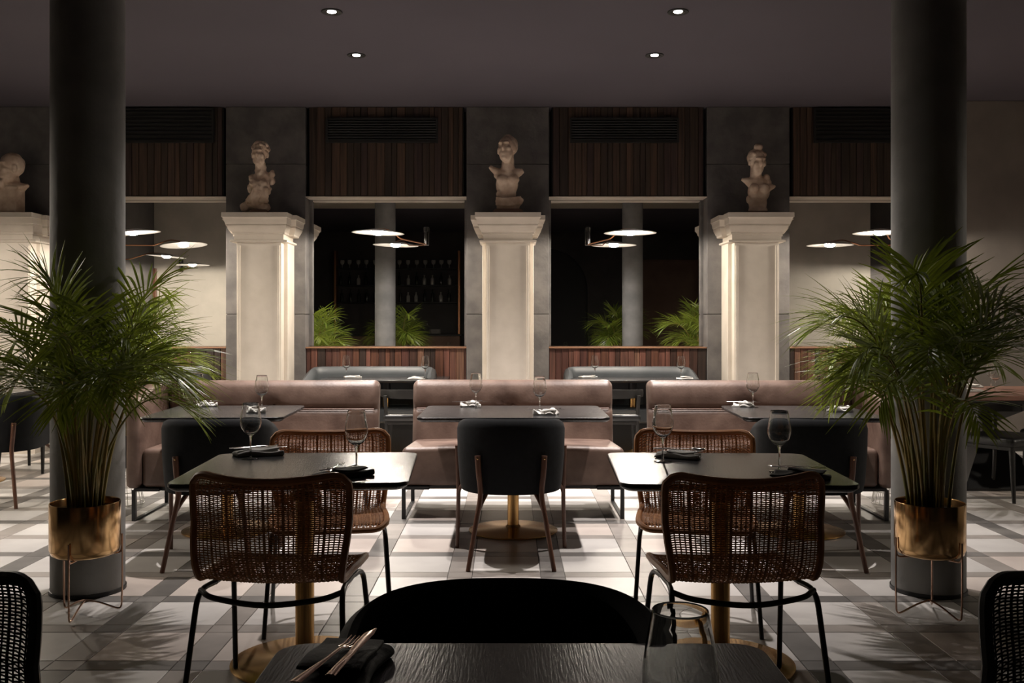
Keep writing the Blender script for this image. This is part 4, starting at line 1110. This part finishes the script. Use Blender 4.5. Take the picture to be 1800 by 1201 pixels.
# ------------------------------------------------------------------ bar behind the camera (seen in the mirrors)
sh = thing('bar_shelf', 'tall bar shelving full of bottles, seen in the left mirror', 'shelf', (-2.75, YB+0.18, 0))
for z in (1.84, 2.26, 2.68): obj('shelf_board', bevbox(-1.5, 1.5, -0.16, 0.16, z-0.025, z, 0.003), M['black_wood'], sh, smooth=False)
for x in (-1.52, -0.1, 1.52): obj('upright', bevbox(x-0.025, x+0.025, -0.17, 0.17, 1.0, 3.1, 0.003), M['copper_trim'], sh, smooth=False)
obj('shelf_back', box(-1.5, 1.5, -0.175, -0.165, 1.0, 3.1), M['dark_plaster'], sh, smooth=False)
bt = thing('bar_counter', 'long dark bar counter seen in the left mirror', 'counter', (-2.75, YB+1.2, 0))
obj('counter_body', bevbox(-1.6, 1.6, -0.3, 0.3, 0, 1.02, 0.01), M['brown_plaster'], bt, smooth=False)
obj('counter_top', bevbox(-1.65, 1.65, -0.35, 0.35, 1.02, 1.06, 0.008), M['black_wood'], bt, smooth=False)
bm1 = mesh_of('bottle', lathe([(0.0001,0),(0.038,0),(0.04,0.01),(0.04,0.18),(0.032,0.215),(0.014,0.245),(0.013,0.3),(0.016,0.302),(0.016,0.315),(0.0001,0.315)], 16)); bm1.materials.append(M['bottle'])
bm2 = mesh_of('bottle', lathe([(0.0001,0),(0.045,0),(0.047,0.01),(0.047,0.14),(0.035,0.17),(0.015,0.19),(0.015,0.225),(0.02,0.226),(0.02,0.245),(0.0001,0.245)], 16)); bm2.materials.append(M['bottle_clear'])
gl3 = mesh_of('goblet', lathe([(0.0001,0),(0.05,0),(0.05,0.004),(0.008,0.01),(0.008,0.08),(0.04,0.1),(0.055,0.15),(0.05,0.2),(0.0001,0.195)], 16)); gl3.materials.append(M['bottle_clear'])
for me_ in (bm1, bm2, gl3): fix_normals(me_); me_.polygons.foreach_set('use_smooth', [True]*len(me_.polygons))
cnt = [0, 0, 0]; ordn = ['first', 'second', 'third', 'fourth', 'fifth', 'sixth', 'seventh', 'eighth', 'ninth', 'tenth', 'eleventh', 'twelfth', 'thirteenth', 'fourteenth']
rb = random.Random(9); row = ['bottom', 'middle', 'top']
for q, z in enumerate((1.84, 2.26, 2.68)):
    for k in range(14):
        x = -1.38+k*0.205+rb.uniform(-0.02, 0.02)
        if abs(x+0.1) < 0.06: continue
        me_ = gl3 if q == 2 else (bm1 if rb.random() < 0.65 else bm2)
        o = obj('bottle' if me_ is not gl3 else 'goblet', me_, None); o.location = (-2.75+x, YB+0.2+rb.uniform(-0.03, 0.04), z)
        kd = {bm1: 'tall dark bottle', bm2: 'short pale bottle', gl3: 'pale goblet'}[me_]; cnt[q] += 1
        tag(o, '%s on the %s bar shelf in the mirror, %s from the right' % (kd, row[q], ordn[cnt[q]-1]), 'bottle' if q < 2 else 'goblet', '%s on the %s bar shelf' % ('bottles' if q < 2 else 'goblets', row[q]))
pl = thing('plate_stack', 'stack of white plates on the bar counter, seen in the mirror', 'plates', (-1.75, YB+1.2, 1.06))
for k in range(6): obj('plate', lathe([(0.0001,0.0),(0.08,0.0),(0.14,0.02),(0.138,0.026),(0.08,0.008),(0.0001,0.008)], 28), M['crockery'], pl, M=T(0, 0, 0.018*k))
